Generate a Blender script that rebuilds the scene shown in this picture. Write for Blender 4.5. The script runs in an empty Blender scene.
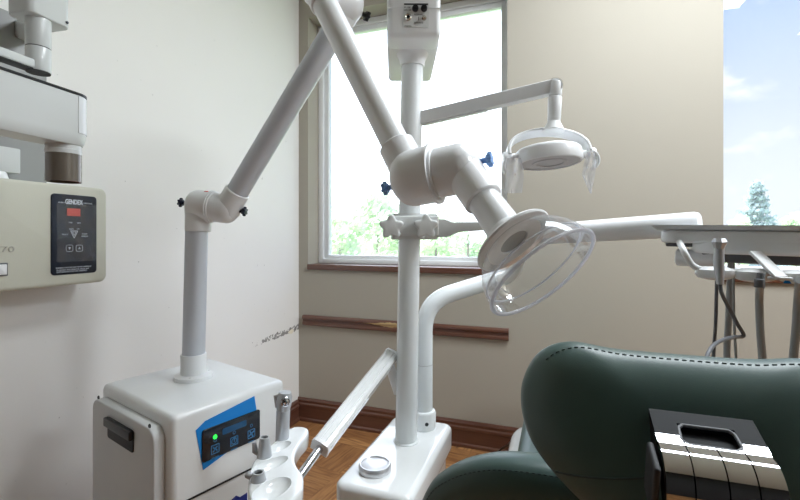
import bpy, bmesh, math, random
from mathutils import Vector, Matrix, Quaternion

random.seed(7)
SC = bpy.context.scene
COL = SC.collection
V = Vector
PI = math.pi

# ------------------------------------------------------------------ camera
CH, FPX, HOR = 1.10, 435.0, 237.0
YAW = math.radians(19.7)
FW = V((-math.sin(YAW), math.cos(YAW), 0))
RT = V((math.cos(YAW), math.sin(YAW), 0))
UP = V((0, 0, 1))
EYE = V((0, 0, CH))
cd = bpy.data.cameras.new('camera')
cam = bpy.data.objects.new('camera', cd)
COL.objects.link(cam)
cam.location = EYE
cam.rotation_euler = (PI / 2, 0, YAW)
cd.sensor_width = 36
cd.lens = FPX / 800 * 36
cd.shift_y = (HOR - 250) / 800
cd.clip_start = 0.02
cd.clip_end = 500
SC.camera = cam


def ray(px, py):
    return FW + RT * ((px - 400) / FPX) + UP * ((HOR - py) / FPX)


def D(px, py, d):                      # survey point: pixel + measured distance
    return EYE + ray(px, py) * d


def on_plane(px, py, p0, n):
    r = ray(px, py)
    return EYE + r * ((V(p0) - EYE).dot(n) / r.dot(n))


def on_z(px, py, z):
    return on_plane(px, py, (0, 0, z), UP)


# ------------------------------------------------------------------ materials
def srgb(r, g, b):
    def f(c):
        c /= 255.0
        return c / 12.92 if c <= 0.04045 else ((c + 0.055) / 1.055) ** 2.4
    return (f(r), f(g), f(b), 1)


class NT:
    def __init__(s, m):
        m.use_nodes = True
        s.t = m.node_tree
        s.t.nodes.clear()

    def n(s, typ, **kw):
        nd = s.t.nodes.new(typ)
        for k, v in kw.items():
            setattr(nd, k, v)
        return nd

    def l(s, a, b):
        s.t.links.new(a, b)

    def mix(s, fac, a, b, blend='MIX'):
        nd = s.n('ShaderNodeMix', data_type='RGBA', blend_type=blend)
        for sock, val in ((nd.inputs['Factor'], fac), (nd.inputs[6], a), (nd.inputs[7], b)):
            if hasattr(val, 'links'):
                s.l(val, sock)
            else:
                sock.default_value = val
        return nd.outputs[2]

    def math(s, op, a, b=None, clamp=False):
        nd = s.n('ShaderNodeMath', operation=op, use_clamp=clamp)
        for i, v in enumerate((a, b)):
            if v is None:
                continue
            if hasattr(v, 'links'):
                s.l(v, nd.inputs[i])
            else:
                nd.inputs[i].default_value = v
        return nd.outputs[0]

    def smooth(s, val, lo, hi, a=0.0, b=1.0):
        nd = s.n('ShaderNodeMapRange', interpolation_type='SMOOTHSTEP')
        s.l(val, nd.inputs[0])
        for i, v in zip((1, 2, 3, 4), (lo, hi, a, b)):
            nd.inputs[i].default_value = v
        return nd.outputs[0]


def mat(name, rgb, rough=0.5, metal=0.0, var=0.04, scale=8, bump=0.0, bscale=200, coat=0.0, spec=0.5,
        emit=None, es=0.0, trans=0.0):
    m = bpy.data.materials.new(name)
    N = NT(m)
    out = N.n('ShaderNodeOutputMaterial')
    p = N.n('ShaderNodeBsdfPrincipled')
    c = srgb(*rgb)
    tc = N.n('ShaderNodeTexCoord')
    no = N.n('ShaderNodeTexNoise')
    no.inputs['Scale'].default_value = scale
    no.inputs['Detail'].default_value = 4
    N.l(tc.outputs['Object'], no.inputs['Vector'])
    lo = tuple(x * (1 - var) for x in c[:3]) + (1,)
    hi = tuple(min(1, x * (1 + var)) for x in c[:3]) + (1,)
    N.l(N.mix(no.outputs['Fac'], lo, hi), p.inputs['Base Color'])
    p.inputs['Roughness'].default_value = rough
    p.inputs['Metallic'].default_value = metal
    p.inputs['Coat Weight'].default_value = coat
    p.inputs['Coat Roughness'].default_value = 0.32 if 'leather' in name else 0.03
    p.inputs['Specular IOR Level'].default_value = spec
    p.inputs['Transmission Weight'].default_value = trans
    if emit:
        p.inputs['Emission Color'].default_value = srgb(*emit)
        p.inputs['Emission Strength'].default_value = es
    if bump > 0:
        nb = N.n('ShaderNodeTexNoise')
        nb.inputs['Scale'].default_value = bscale
        N.l(tc.outputs['Object'], nb.inputs['Vector'])
        b = N.n('ShaderNodeBump')
        b.inputs['Strength'].default_value = bump
        b.inputs['Distance'].default_value = 0.002
        N.l(nb.outputs['Fac'], b.inputs['Height'])
        N.l(b.outputs[0], p.inputs['Normal'])
    N.l(p.outputs[0], out.inputs[0])
    return m


def clear_mat(name, tint, edge, white=0.06, gloss=0.12, rough=0.03, facing=0.35):
    """thin clear plastic sheet: mostly transparent, whiter and shinier at grazing angles"""
    m = bpy.data.materials.new(name)
    N = NT(m)
    out = N.n('ShaderNodeOutputMaterial')
    tr = N.n('ShaderNodeBsdfTransparent')
    tr.inputs[0].default_value = srgb(*tint)
    df = N.n('ShaderNodeBsdfDiffuse')
    df.inputs[0].default_value = srgb(*edge)
    tl = N.n('ShaderNodeBsdfTranslucent')
    tl.inputs[0].default_value = srgb(*edge)
    dd = N.n('ShaderNodeMixShader')
    dd.inputs[0].default_value = 0.5
    N.l(df.outputs[0], dd.inputs[1])
    N.l(tl.outputs[0], dd.inputs[2])
    gl = N.n('ShaderNodeBsdfGlossy')
    gl.inputs['Roughness'].default_value = rough
    lw = N.n('ShaderNodeLayerWeight')
    lw.inputs['Blend'].default_value = facing
    tc = N.n('ShaderNodeTexCoord')
    no = N.n('ShaderNodeTexNoise')
    no.inputs['Scale'].default_value = 9
    N.l(tc.outputs['Object'], no.inputs['Vector'])
    f1 = N.math('MULTIPLY', lw.outputs['Facing'], 0.45)
    f1 = N.math('MULTIPLY', f1, no.outputs['Fac'])
    f1 = N.math('ADD', f1, white, True)
    m1 = N.n('ShaderNodeMixShader')
    N.l(f1, m1.inputs[0])
    N.l(tr.outputs[0], m1.inputs[1])
    N.l(dd.outputs[0], m1.inputs[2])
    f2 = N.math('MULTIPLY', lw.outputs['Fresnel'], 1.0)
    f2 = N.math('MULTIPLY', f2, gloss * 4)
    f2 = N.math('ADD', f2, gloss * 0.25, True)
    m2 = N.n('ShaderNodeMixShader')
    N.l(f2, m2.inputs[0])
    N.l(m1.outputs[0], m2.inputs[1])
    N.l(gl.outputs[0], m2.inputs[2])
    N.l(m2.outputs[0], out.inputs[0])
    return m


def pane_mat():
    m = bpy.data.materials.new('window glass')
    N = NT(m)
    out = N.n('ShaderNodeOutputMaterial')
    tr = N.n('ShaderNodeBsdfTransparent')
    tr.inputs[0].default_value = (0.97, 0.97, 0.98, 1)
    gl = N.n('ShaderNodeBsdfGlossy')
    gl.inputs['Roughness'].default_value = 0.02
    fr = N.n('ShaderNodeFresnel')
    mx = N.n('ShaderNodeMixShader')
    N.l(N.math('MULTIPLY', fr.outputs[0], 0.7), mx.inputs[0])
    tl = N.n('ShaderNodeBsdfTranslucent')          # insect mesh, plus a white veil standing in for glare haze
    tl.inputs[0].default_value = (0.93, 0.94, 1.0, 1)
    mv = N.n('ShaderNodeMixShader')
    tc = N.n('ShaderNodeTexCoord')
    no = N.n('ShaderNodeTexNoise')
    no.inputs['Scale'].default_value = 3
    N.l(tc.outputs['Object'], no.inputs['Vector'])
    N.l(N.math('ADD', N.math('MULTIPLY', no.outputs['Fac'], 0.03), 0.055), mv.inputs[0])
    N.l(tr.outputs[0], mv.inputs[1])
    N.l(tl.outputs[0], mv.inputs[2])
    N.l(mv.outputs[0], mx.inputs[1])
    N.l(gl.outputs[0], mx.inputs[2])
    N.l(mx.outputs[0], out.inputs[0])
    return m


def wall_mat(name, rgb, scuff=False):
    m = bpy.data.materials.new(name)
    N = NT(m)
    out = N.n('ShaderNodeOutputMaterial')
    p = N.n('ShaderNodeBsdfPrincipled')
    p.inputs['Roughness'].default_value = 0.75
    p.inputs['Specular IOR Level'].default_value = 0.25
    geo = N.n('ShaderNodeNewGeometry')
    pos = geo.outputs['Position']
    no = N.n('ShaderNodeTexNoise')
    no.inputs['Scale'].default_value = 1.6
    N.l(pos, no.inputs['Vector'])
    c = srgb(*rgb)
    col = N.mix(no.outputs['Fac'], tuple(x * 0.96 for x in c[:3]) + (1,), tuple(x * 1.03 for x in c[:3]) + (1,))
    nb = N.n('ShaderNodeTexNoise')
    nb.inputs['Scale'].default_value = 140
    nb.inputs['Detail'].default_value = 3
    N.l(pos, nb.inputs['Vector'])
    if scuff:
        sx = N.n('ShaderNodeSeparateXYZ')
        N.l(pos, sx.inputs[0])
        y, z = sx.outputs[1], sx.outputs[2]
        # torn paint where the chair rail used to run
        zc = N.math('ADD', N.math('MULTIPLY', N.math('SUBTRACT', 2.27, y), -0.03), 0.557)
        dz = N.math('ABSOLUTE', N.math('SUBTRACT', z, zc))
        band = N.smooth(dz, 0.008, 0.026, 1, 0)
        rng = N.smooth(y, 1.70, 2.12, 0, 1)
        ns = N.n('ShaderNodeTexNoise')
        ns.inputs['Scale'].default_value = 55
        ns.inputs['Detail'].default_value = 5
        N.l(pos, ns.inputs['Vector'])
        k = N.math('MULTIPLY', N.math('MULTIPLY', band, rng), 0.34)
        k = N.math('ADD', k, ns.outputs['Fac'])
        k = N.smooth(k, 0.72, 0.82)
        col = N.mix(N.math('MULTIPLY', k, 0.75), col, srgb(70, 66, 66))
        # one pale chip of plaster beside the corner
        dy = N.math('ABSOLUTE', N.math('SUBTRACT', y, 2.19))
        d2 = N.math('ABSOLUTE', N.math('SUBTRACT', z, 0.545))
        ch = N.math('ADD', N.math('MULTIPLY', dy, 0.6), N.math('MULTIPLY', d2, 1.4))
        ch = N.math('ADD', ch, N.math('MULTIPLY', ns.outputs['Fac'], 0.02))
        ch = N.smooth(ch, 0.028, 0.034, 1, 0)
        col = N.mix(ch, col, srgb(236, 230, 214))
    N.l(col, p.inputs['Base Color'])
    b = N.n('ShaderNodeBump')
    b.inputs['Strength'].default_value = 0.12
    b.inputs['Distance'].default_value = 0.002
    N.l(nb.outputs['Fac'], b.inputs['Height'])
    N.l(b.outputs[0], p.inputs['Normal'])
    N.l(p.outputs[0], out.inputs[0])
    return m


def wood_mat(name, rgb, chip=False):
    m = bpy.data.materials.new(name)
    N = NT(m)
    out = N.n('ShaderNodeOutputMaterial')
    p = N.n('ShaderNodeBsdfPrincipled')
    p.inputs['Roughness'].default_value = 0.3
    p.inputs['Coat Weight'].default_value = 0.5
    p.inputs['Coat Roughness'].default_value = 0.15
    geo = N.n('ShaderNodeNewGeometry')
    mp = N.n('ShaderNodeMapping')
    mp.inputs['Scale'].default_value = (2.5, 2.5, 60)
    N.l(geo.outputs['Position'], mp.inputs[0])
    no = N.n('ShaderNodeTexNoise')
    no.inputs['Scale'].default_value = 2
    no.inputs['Detail'].default_value = 6
    N.l(mp.outputs[0], no.inputs['Vector'])
    c = srgb(*rgb)
    col = N.mix(no.outputs['Fac'], tuple(x * 0.65 for x in c[:3]) + (1,), tuple(x * 1.3 for x in c[:3]) + (1,))
    if chip:
        sx = N.n('ShaderNodeSeparateXYZ')
        N.l(geo.outputs['Position'], sx.inputs[0])
        n2 = N.n('ShaderNodeTexNoise')
        n2.inputs['Scale'].default_value = 35
        N.l(geo.outputs['Position'], n2.inputs['Vector'])
        dx = N.math('ABSOLUTE', N.math('SUBTRACT', sx.outputs[0], -0.86))
        dz = N.math('ABSOLUTE', N.math('SUBTRACT', sx.outputs[2], 0.612))
        k = N.math('ADD', N.math('MULTIPLY', dx, 0.1), dz)
        k = N.math('ADD', k, N.math('MULTIPLY', n2.outputs['Fac'], 0.014))
        k = N.smooth(k, 0.0215, 0.024, 1, 0)
        col = N.mix(k, col, srgb(206, 178, 130))
    N.l(col, p.inputs['Base Color'])
    N.l(p.outputs[0], out.inputs[0])
    return m


def floor_mat():
    m = bpy.data.materials.new('parquet vinyl')
    N = NT(m)
    out = N.n('ShaderNodeOutputMaterial')
    p = N.n('ShaderNodeBsdfPrincipled')
    p.inputs['Roughness'].default_value = 0.35
    geo = N.n('ShaderNodeNewGeometry')
    # basket-weave parquet: squares of four strips whose direction alternates
    sx = N.n('ShaderNodeSeparateXYZ')
    mp = N.n('ShaderNodeMapping')
    mp.inputs['Rotation'].default_value = (0, 0, math.radians(8))
    mp.inputs['Scale'].default_value = (4.2, 4.2, 4.2)
    N.l(geo.outputs['Position'], mp.inputs[0])
    N.l(mp.outputs[0], sx.inputs[0])
    x, y = sx.outputs[0], sx.outputs[1]
    fx, fy = N.math('FLOOR', x), N.math('FLOOR', y)
    par = N.math('ABSOLUTE', N.math('MODULO', N.math('ADD', fx, fy), 2.0))
    par = N.math('GREATER_THAN', par, 0.5)
    inv = N.math('SUBTRACT', 1.0, par)
    a = N.math('ADD', N.math('MULTIPLY', x, par), N.math('MULTIPLY', y, inv))     # across the strips
    l_ = N.math('ADD', N.math('MULTIPLY', y, par), N.math('MULTIPLY', x, inv))    # along the strips
    strip = N.math('FLOOR', N.math('MULTIPLY', a, 3.0))
    cv = N.n('ShaderNodeCombineXYZ')
    N.l(strip, cv.inputs[0])
    N.l(N.math('FLOOR', l_), cv.inputs[1])
    N.l(par, cv.inputs[2])
    wn = N.n('ShaderNodeTexWhiteNoise', noise_dimensions='3D')
    N.l(cv.outputs[0], wn.inputs['Vector'])
    cg = N.n('ShaderNodeCombineXYZ')
    N.l(N.math('MULTIPLY', a, 14.0), cg.inputs[0])
    N.l(N.math('MULTIPLY', l_, 1.6), cg.inputs[1])
    N.l(wn.outputs['Value'], cg.inputs[2])
    gr = N.n('ShaderNodeTexNoise')
    gr.inputs['Scale'].default_value = 1.3
    gr.inputs['Detail'].default_value = 5
    N.l(cg.outputs[0], gr.inputs['Vector'])
    col = N.mix(wn.outputs['Value'], srgb(150, 104, 64), srgb(192, 142, 92))
    col = N.mix(N.smooth(gr.outputs['Fac'], 0.35, 0.7), col, srgb(128, 84, 52))
    fr = N.math('FRACT', N.math('MULTIPLY', a, 3.0))
    edge = N.smooth(N.math('ABSOLUTE', N.math('SUBTRACT', fr, 0.5)), 0.46, 0.5)
    col = N.mix(N.math('MULTIPLY', edge, 0.4), col, srgb(80, 50, 30))
    N.l(col, p.inputs['Base Color'])
    N.l(p.outputs[0], out.inputs[0])
    return m


def leaf_mat(name, a, b):
    m = bpy.data.materials.new(name)
    N = NT(m)
    out = N.n('ShaderNodeOutputMaterial')
    geo = N.n('ShaderNodeNewGeometry')
    no = N.n('ShaderNodeTexNoise')
    no.inputs['Scale'].default_value = 1.1
    no.inputs['Detail'].default_value = 5
    N.l(geo.outputs['Position'], no.inputs['Vector'])
    col = N.mix(N.smooth(no.outputs['Fac'], 0.35, 0.65), srgb(*a), srgb(*b))
    d = N.n('ShaderNodeBsdfDiffuse')
    t = N.n('ShaderNodeBsdfTranslucent')
    N.l(col, d.inputs[0])
    N.l(col, t.inputs[0])
    mx = N.n('ShaderNodeMixShader')
    mx.inputs[0].default_value = 0.45
    N.l(d.outputs[0], mx.inputs[1])
    N.l(t.outputs[0], mx.inputs[2])
    N.l(mx.outputs[0], out.inputs[0])
    return m


M = dict(
    wall=wall_mat('beige wall paint', (172, 166, 154)),  # back wall's backlit shade is mixed into this darker beige
    wall_l=wall_mat('brightened wall paint with scuffs', (240, 239, 237), True),  # left wall colour lightened to carry the window light on it
    wall_dark=wall_mat('darkened unseen wall', (36, 35, 34)),  # unseen wall, coloured dark to keep chrome reflections and bounce low
    ceil=wall_mat('ceiling white', (235, 235, 232)),
    floor=floor_mat(),
    wood=wood_mat('reddish brown wood trim', (98, 62, 48)),
    wood_chip=wood_mat('reddish brown chair rail with a chip', (98, 62, 48), True),
    vinyl=mat('white window vinyl', (240, 242, 244), 0.4),
    pane=pane_mat(),
    white=mat('white moulded plastic', (241, 243, 245), 0.28, coat=0.2),
    gloss=mat('glossy white enamel', (245, 248, 249), 0.12, coat=0.6),
    panel_shade=mat('white panel with shade tint', (212, 214, 215), 0.5),  # same paint as the cabinet, greyed to carry the side's shade
    satin=mat('satin white plastic', (235, 237, 238), 0.45),
    cabinet=mat('white powder coated steel', (241, 244, 245), 0.3, bump=0.03, bscale=500, coat=0.3),
    greyw=mat('light grey plastic', (222, 225, 225), 0.4),
    alu=mat('satin grey aluminium', (212, 217, 226), 0.42, metal=0.2, bump=0.0),
    tube_l=mat('pale silver tube', (232, 235, 237), 0.32, metal=0.15),
    pole=mat('white enamelled pole', (238, 243, 245), 0.16, coat=0.5),
    black=mat('black plastic', (18, 20, 23), 0.35),
    dark=mat('dark rubber', (40, 42, 45), 0.6),
    navy=mat('dark blue black knob', (24, 34, 56), 0.4),
    blue=mat('blue plastic knob', (124, 168, 228), 0.35),
    sticker=mat('bright blue sticker', (4, 138, 226), 0.35),
    logo=mat('navy print', (28, 44, 130), 0.4),
    panel=mat('black control panel film', (14, 22, 34), 0.15, coat=0.4),
    lcd=mat('blue lit display', (26, 70, 106), 0.3, var=0.2, scale=60, emit=(40, 110, 160), es=0.1),
    icon=mat('blue panel print', (56, 112, 156), 0.4, emit=(70, 140, 190), es=0.08),
    led=mat('green light', (40, 220, 60), 0.3, emit=(40, 255, 70), es=2.2),
    xray=mat('warm grey textured enamel', (206, 206, 192), 0.5, bump=0.10, bscale=420),
    xwhite=mat('grey white enamel', (206, 210, 210), 0.33, coat=0.2),
    xend=mat('white end cap', (216, 219, 222), 0.25, coat=0.3),
    film=mat('navy membrane panel', (16, 27, 44), 0.2, coat=0.3),
    red=mat('red display window', (188, 84, 74), 0.35, emit=(190, 70, 60), es=0.15),
    print_w=mat('white print', (214, 220, 228), 0.5),
    print_d=mat('grey black print', (52, 54, 56), 0.5),
    emboss=mat('embossed enamel', (176, 174, 164), 0.5),
    smoked=mat('smoked plastic cone', (110, 103, 94), 0.12, var=0.12, scale=30, coat=0.6),
    steel=mat('brushed stainless steel', (214, 215, 218), 0.28, metal=0.6),
    satinsteel=mat('satin handpiece steel', (196, 199, 204), 0.3, metal=0.4),
    chrome=mat('polished chrome', (206, 208, 212), 0.05, metal=1.0, var=0.0),
    traysteel=mat('pale tray steel', (222, 224, 226), 0.3, metal=0.25),
    cover=mat('matt black cover', (20, 22, 25), 0.55, spec=0.15),
    dkchrome=mat('dark chrome', (120, 124, 130), 0.15, metal=1.0),
    rod=mat('chrome rod', (214, 216, 222), 0.12, metal=1.0),
    hose=mat('grey silicone hose', (158, 160, 160), 0.45),
    hose_d=mat('dark grey hose', (98, 100, 104), 0.45),
    leather=mat('dark green leather', (64, 88, 84), 0.44, bump=0.05, bscale=900, spec=0.5, coat=0.18),
    stitch=mat('dark stitching thread', (54, 70, 68), 0.7),
    lens=mat('frosted lamp lens', (186, 184, 188), 0.3, var=0.12, scale=25),
    dome=clear_mat('clear dome plastic', (249, 250, 251), (242, 243, 248), 0.03, 0.10),
    rim=clear_mat('clear dome rim', (240, 241, 246), (246, 248, 254), 0.6, 0.16),
    bag=clear_mat('clear plastic sleeve', (244, 244, 248), (250, 250, 253), 0.42, 0.12, 0.15),
    wrap=clear_mat('clear film wrap', (253, 253, 254), (228, 234, 246), 0.015, 0.10, 0.05),
    grass=leaf_mat('lawn grass', (150, 176, 120), (186, 204, 150)),
    leaf=leaf_mat('pale leaves', (206, 226, 184), (242, 248, 230)),
    leaf2=leaf_mat('bluish conifer needles', (128, 150, 152), (184, 198, 198)),
    leaf3=leaf_mat('olive leaves', (190, 212, 170), (230, 240, 216)),
    bark=mat('tree bark', (120, 108, 96), 0.9),
    led_off=mat('toggle metal', (200, 198, 190), 0.2, metal=0.9),
)


# ------------------------------------------------------------------ mesh helpers
def frame(p, zdir, xhint=None):
    z = V(zdir).normalized()
    h = V(xhint) if xhint is not None else (UP if abs(z.z) < 0.9 else V((1, 0, 0)))
    x = (h - z * h.dot(z))
    if x.length < 1e-6:
        x = V((1, 0, 0)) - z * z.x
    x.normalize()
    y = z.cross(x)
    m = Matrix((x, y, z)).transposed().to_4x4()
    m.translation = V(p)
    return m


def axes(p, x, y, z):
    m = Matrix((V(x), V(y), V(z))).transposed().to_4x4()
    m.translation = V(p)
    return m


def T(x=0, y=0, z=0):
    return Matrix.Translation((x, y, z))


def merge(bm, b2, mtx=None):
    if mtx is not None:
        b2.transform(mtx)
    me = bpy.data.meshes.new('tmp')
    b2.to_mesh(me)
    b2.free()
    bm.from_mesh(me)
    bpy.data.meshes.remove(me)


def box(bm, size, mtx=Matrix(), bev=0.0, seg=3):
    b = bmesh.new()
    bmesh.ops.create_cube(b, size=1)
    bmesh.ops.scale(b, vec=size, verts=b.verts)
    if bev > 0:
        bmesh.ops.bevel(b, geom=b.edges[:], offset=bev, segments=seg, affect='EDGES', profile=0.5)
    merge(bm, b, mtx)


def prism(bm, poly, z0, z1, mtx=Matrix(), bev=0.0, seg=3):
    b = bmesh.new()
    lo = [b.verts.new((x, y, z0)) for x, y in poly]
    hi = [b.verts.new((x, y, z1)) for x, y in poly]
    n = len(poly)
    b.faces.new(lo[::-1])
    b.faces.new(hi)
    for i in range(n):
        b.faces.new((lo[i], lo[(i + 1) % n], hi[(i + 1) % n], hi[i]))
    bmesh.ops.recalc_face_normals(b, faces=b.faces)
    if bev > 0:
        ee = [e for e in b.edges if abs(e.verts[0].co.z - e.verts[1].co.z) < 1e-7]
        bmesh.ops.bevel(b, geom=ee, offset=bev, segments=seg, affect='EDGES', profile=0.5)
    merge(bm, b, mtx)


def rrect(w, h, r, n=6):
    pts = []
    for cx, cy, a0 in ((w / 2 - r, h / 2 - r, 0), (-w / 2 + r, h / 2 - r, 90),
                       (-w / 2 + r, -h / 2 + r, 180), (w / 2 - r, -h / 2 + r, 270)):
        for i in range(n + 1):
            a = math.radians(a0 + 90 * i / n)
            pts.append((cx + r * math.cos(a), cy + r * math.sin(a)))
    return pts


def lathe(bm, prof, mtx=Matrix(), seg=40, sx=1.0, sy=1.0):
    b = bmesh.new()
    rings = []
    for r, z in prof:
        if r <= 1e-6:
            rings.append([b.verts.new((0, 0, z))])
        else:
            rings.append([b.verts.new((r * sx * math.cos(2 * PI * i / seg), r * sy * math.sin(2 * PI * i / seg), z))
                          for i in range(seg)])
    for a, c in zip(rings, rings[1:]):
        if len(a) == 1 and len(c) == 1:
            continue
        for i in range(seg):
            j = (i + 1) % seg
            if len(a) == 1:
                b.faces.new((a[0], c[j], c[i]))
            elif len(c) == 1:
                b.faces.new((a[i], a[j], c[0]))
            else:
                b.faces.new((a[i], a[j], c[j], c[i]))
    bmesh.ops.recalc_face_normals(b, faces=b.faces)
    merge(bm, b, mtx)


def cyl(bm, p0, p1, r0, r1=None, seg=32, bev=0.0):
    p0, p1 = V(p0), V(p1)
    r1 = r0 if r1 is None else r1
    L = (p1 - p0).length
    if bev > 0:
        q = bev * 0.3
        prof = [(0, 0), (r0 - bev, 0), (r0 - q, q), (r0, bev), (r1, L - bev), (r1 - q, L - q), (r1 - bev, L), (0, L)]
    else:
        prof = [(0, 0), (r0, 0), (r1, L), (0, L)]
    lathe(bm, prof, frame(p0, p1 - p0), seg)


def tubewall(bm, p0, p1, r, ri, seg=32):
    L = (V(p1) - V(p0)).length
    lathe(bm, [(ri, 0), (r, 0), (r, L), (ri, L), (ri, 0)], frame(p0, V(p1) - V(p0)), seg)


def path(pts, n=8):
    """Catmull-Rom through the points"""
    P = [V(p) for p in pts]
    P = [P[0] * 2 - P[1]] + P + [P[-1] * 2 - P[-2]]
    out = []
    for i in range(1, len(P) - 2):
        for k in range(n):
            t = k / n
            a, b, c, d = P[i - 1], P[i], P[i + 1], P[i + 2]
            out.append(0.5 * ((2 * b) + (c - a) * t + (2 * a - 5 * b + 4 * c - d) * t * t + (3 * b - a - 3 * c + d) * t ** 3))
    out.append(P[-2])
    return out


def bend(pts, r, n=8):
    """polyline with rounded corners"""
    P = [V(p) for p in pts]
    out = [P[0]]
    for i in range(1, len(P) - 1):
        a = (P[i - 1] - P[i]).normalized()
        c = (P[i + 1] - P[i]).normalized()
        ang = a.angle(c)
        t = min(r / math.tan(ang / 2), (P[i - 1] - P[i]).length * 0.49, (P[i + 1] - P[i]).length * 0.49)
        p0, p2 = P[i] + a * t, P[i] + c * t
        for k in range(n + 1):
            s = k / n
            out.append(p0 * (1 - s) ** 2 + P[i] * 2 * s * (1 - s) + p2 * s * s)
    out.append(P[-1])
    return out


def sweep(bm, pts, rad, seg=16, section=None, up=None):
    b = bmesh.new()
    pts = [V(p) for p in pts]
    n = len(pts)
    rads = rad if isinstance(rad, (list, tuple)) else [rad] * n
    tang = []
    for i in range(n):
        tang.append((pts[min(i + 1, n - 1)] - pts[max(i - 1, 0)]).normalized())
    h = V(up) if up is not None else (UP if abs(tang[0].z) < 0.9 else V((1, 0, 0)))
    x = (h - tang[0] * h.dot(tang[0])).normalized()
    rings = []
    sec = section or [(math.cos(2 * PI * k / seg), math.sin(2 * PI * k / seg)) for k in range(seg)]
    for i in range(n):
        if i:
            q = tang[i - 1].rotation_difference(tang[i])
            x = q @ x
            x = (x - tang[i] * x.dot(tang[i])).normalized()
        y = tang[i].cross(x)
        rings.append([b.verts.new(pts[i] + (x * u + y * v) * rads[i]) for u, v in sec])
    m = len(sec)
    for a, c in zip(rings, rings[1:]):
        for k in range(m):
            j = (k + 1) % m
            b.faces.new((a[k], a[j], c[j], c[k]))
    b.faces.new(rings[0][::-1])
    b.faces.new(rings[-1])
    bmesh.ops.recalc_face_normals(b, faces=b.faces)
    merge(bm, b)


def star(bm, n, r, amp, h, mtx, bev=0.002, seg=60):
    poly = [((r + amp * math.cos(n * 2 * PI * k / seg)) * math.cos(2 * PI * k / seg),
             (r + amp * math.cos(n * 2 * PI * k / seg)) * math.sin(2 * PI * k / seg)) for k in range(seg)]
    prism(bm, poly, 0, h, mtx, bev)


def cushion(bm, outline, tb, tf, mtx, eb=2.4, ef=2.4, rings=14):
    """pillow: closed outline in local (x, z), back bulge along -y, front bulge along +y"""
    b = bmesh.new()
    n = len(outline)
    cx = sum(p[0] for p in outline) / n
    cz = sum(p[1] for p in outline) / n

    def ring(s, y):
        return [b.verts.new((cx + (u - cx) * s, y, cz + (v - cz) * s)) for u, v in outline]
    ss = [math.sin(PI / 2 * (k / rings)) for k in range(1, rings)]
    R = []
    for s in ss:
        R.append(ring(s, -tb * (1 - s ** eb) ** (1 / 2.0)))
    R.append(ring(1, 0))
    for s in ss[::-1]:
        R.append(ring(s, tf * (1 - s ** ef) ** (1 / 2.0)))
    p0 = b.verts.new((cx, -tb, cz))
    p1 = b.verts.new((cx, tf, cz))
    for a, c in zip(R, R[1:]):
        for i in range(n):
            j = (i + 1) % n
            b.faces.new((a[i], a[j], c[j], c[i]))
    for i in range(n):
        j = (i + 1) % n
        b.faces.new((p0, R[0][j], R[0][i]))
        b.faces.new((p1, R[-1][i], R[-1][j]))
    bmesh.ops.recalc_face_normals(b, faces=b.faces)
    merge(bm, b, mtx)


def closed_curve(pts, n=6):
    P = [V((p[0], p[1], 0)) for p in pts]
    m = len(P)
    out = []
    for i in range(m):
        a, b, c, d = P[i - 1], P[i], P[(i + 1) % m], P[(i + 2) % m]
        for k in range(n):
            t = k / n
            q = 0.5 * ((2 * b) + (c - a) * t + (2 * a - 5 * b + 4 * c - d) * t * t + (3 * b - a - 3 * c + d) * t ** 3)
            out.append((q.x, q.y))
    return out


def text(bm, s, size, mtx, ext=0.0003, align='CENTER', w=None, off=0.0):
    cu = bpy.data.curves.new('tmp', 'FONT')
    cu.body = s
    cu.size = size
    cu.extrude = ext
    cu.offset = off
    cu.align_x = align
    cu.align_y = 'CENTER'
    cu.resolution_u = 3
    o = bpy.data.objects.new('tmp', cu)
    COL.objects.link(o)
    bpy.context.view_layer.update()
    me = bpy.data.meshes.new_from_object(o)
    if w:
        xs = [v.co.x for v in me.vertices]
        k = w / max(1e-6, max(xs) - min(xs))
        me.transform(Matrix.Diagonal((k, 1, 1, 1)))
    me.transform(mtx)
    bm.from_mesh(me)
    bpy.data.meshes.remove(me)
    bpy.data.objects.remove(o)
    bpy.data.curves.remove(cu)


INV = {}


def obj(name, bm, m, parent=None, ang=38, label=None):
    me = bpy.data.meshes.new(name)
    bmesh.ops.remove_doubles(bm, verts=bm.verts, dist=1e-6)
    bm.to_mesh(me)
    bm.free()
    o = bpy.data.objects.new(name, me)
    COL.objects.link(o)
    me.materials.append(m)
    me.polygons.foreach_set('use_smooth', [True] * len(me.polygons))
    me.set_sharp_from_angle(angle=math.radians(ang))
    if parent is not None:
        o.parent = parent
        inv = INV[parent.name]
        me.transform(inv)
        INV[o.name] = inv
    else:
        xs = [v.co.x for v in me.vertices]
        ys = [v.co.y for v in me.vertices]
        zs = [v.co.z for v in me.vertices]
        c = V(((min(xs) + max(xs)) / 2, (min(ys) + max(ys)) / 2, min(zs)))
        me.transform(T(*(-c)))
        o.location = c
        INV[o.name] = T(*(-c))
    if label:
        o['label'] = label
    return o


def thing(name, label, cat, loc, rz=0.0, group=None):
    o = bpy.data.objects.new(name, None)
    COL.objects.link(o)
    o.empty_display_size = 0.05
    o.location = loc
    o.rotation_euler = (0, 0, rz)
    m = Matrix.Translation(V(loc)) @ Matrix.Rotation(rz, 4, 'Z')
    INV[o.name] = m.inverted()
    o['label'] = label
    o['category'] = cat
    if group:
        o['group'] = group
    return o


def tag(o, label, cat, group=None):
    o['label'] = label
    o['category'] = cat
    if group:
        o['group'] = group
    return o


def struct(name, bm, m, parent=None, ang=38):
    o = obj(name, bm, m, parent, ang)
    if parent is None:
        o['kind'] = 'structure'
    return o


def NB():
    return bmesh.new()


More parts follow.
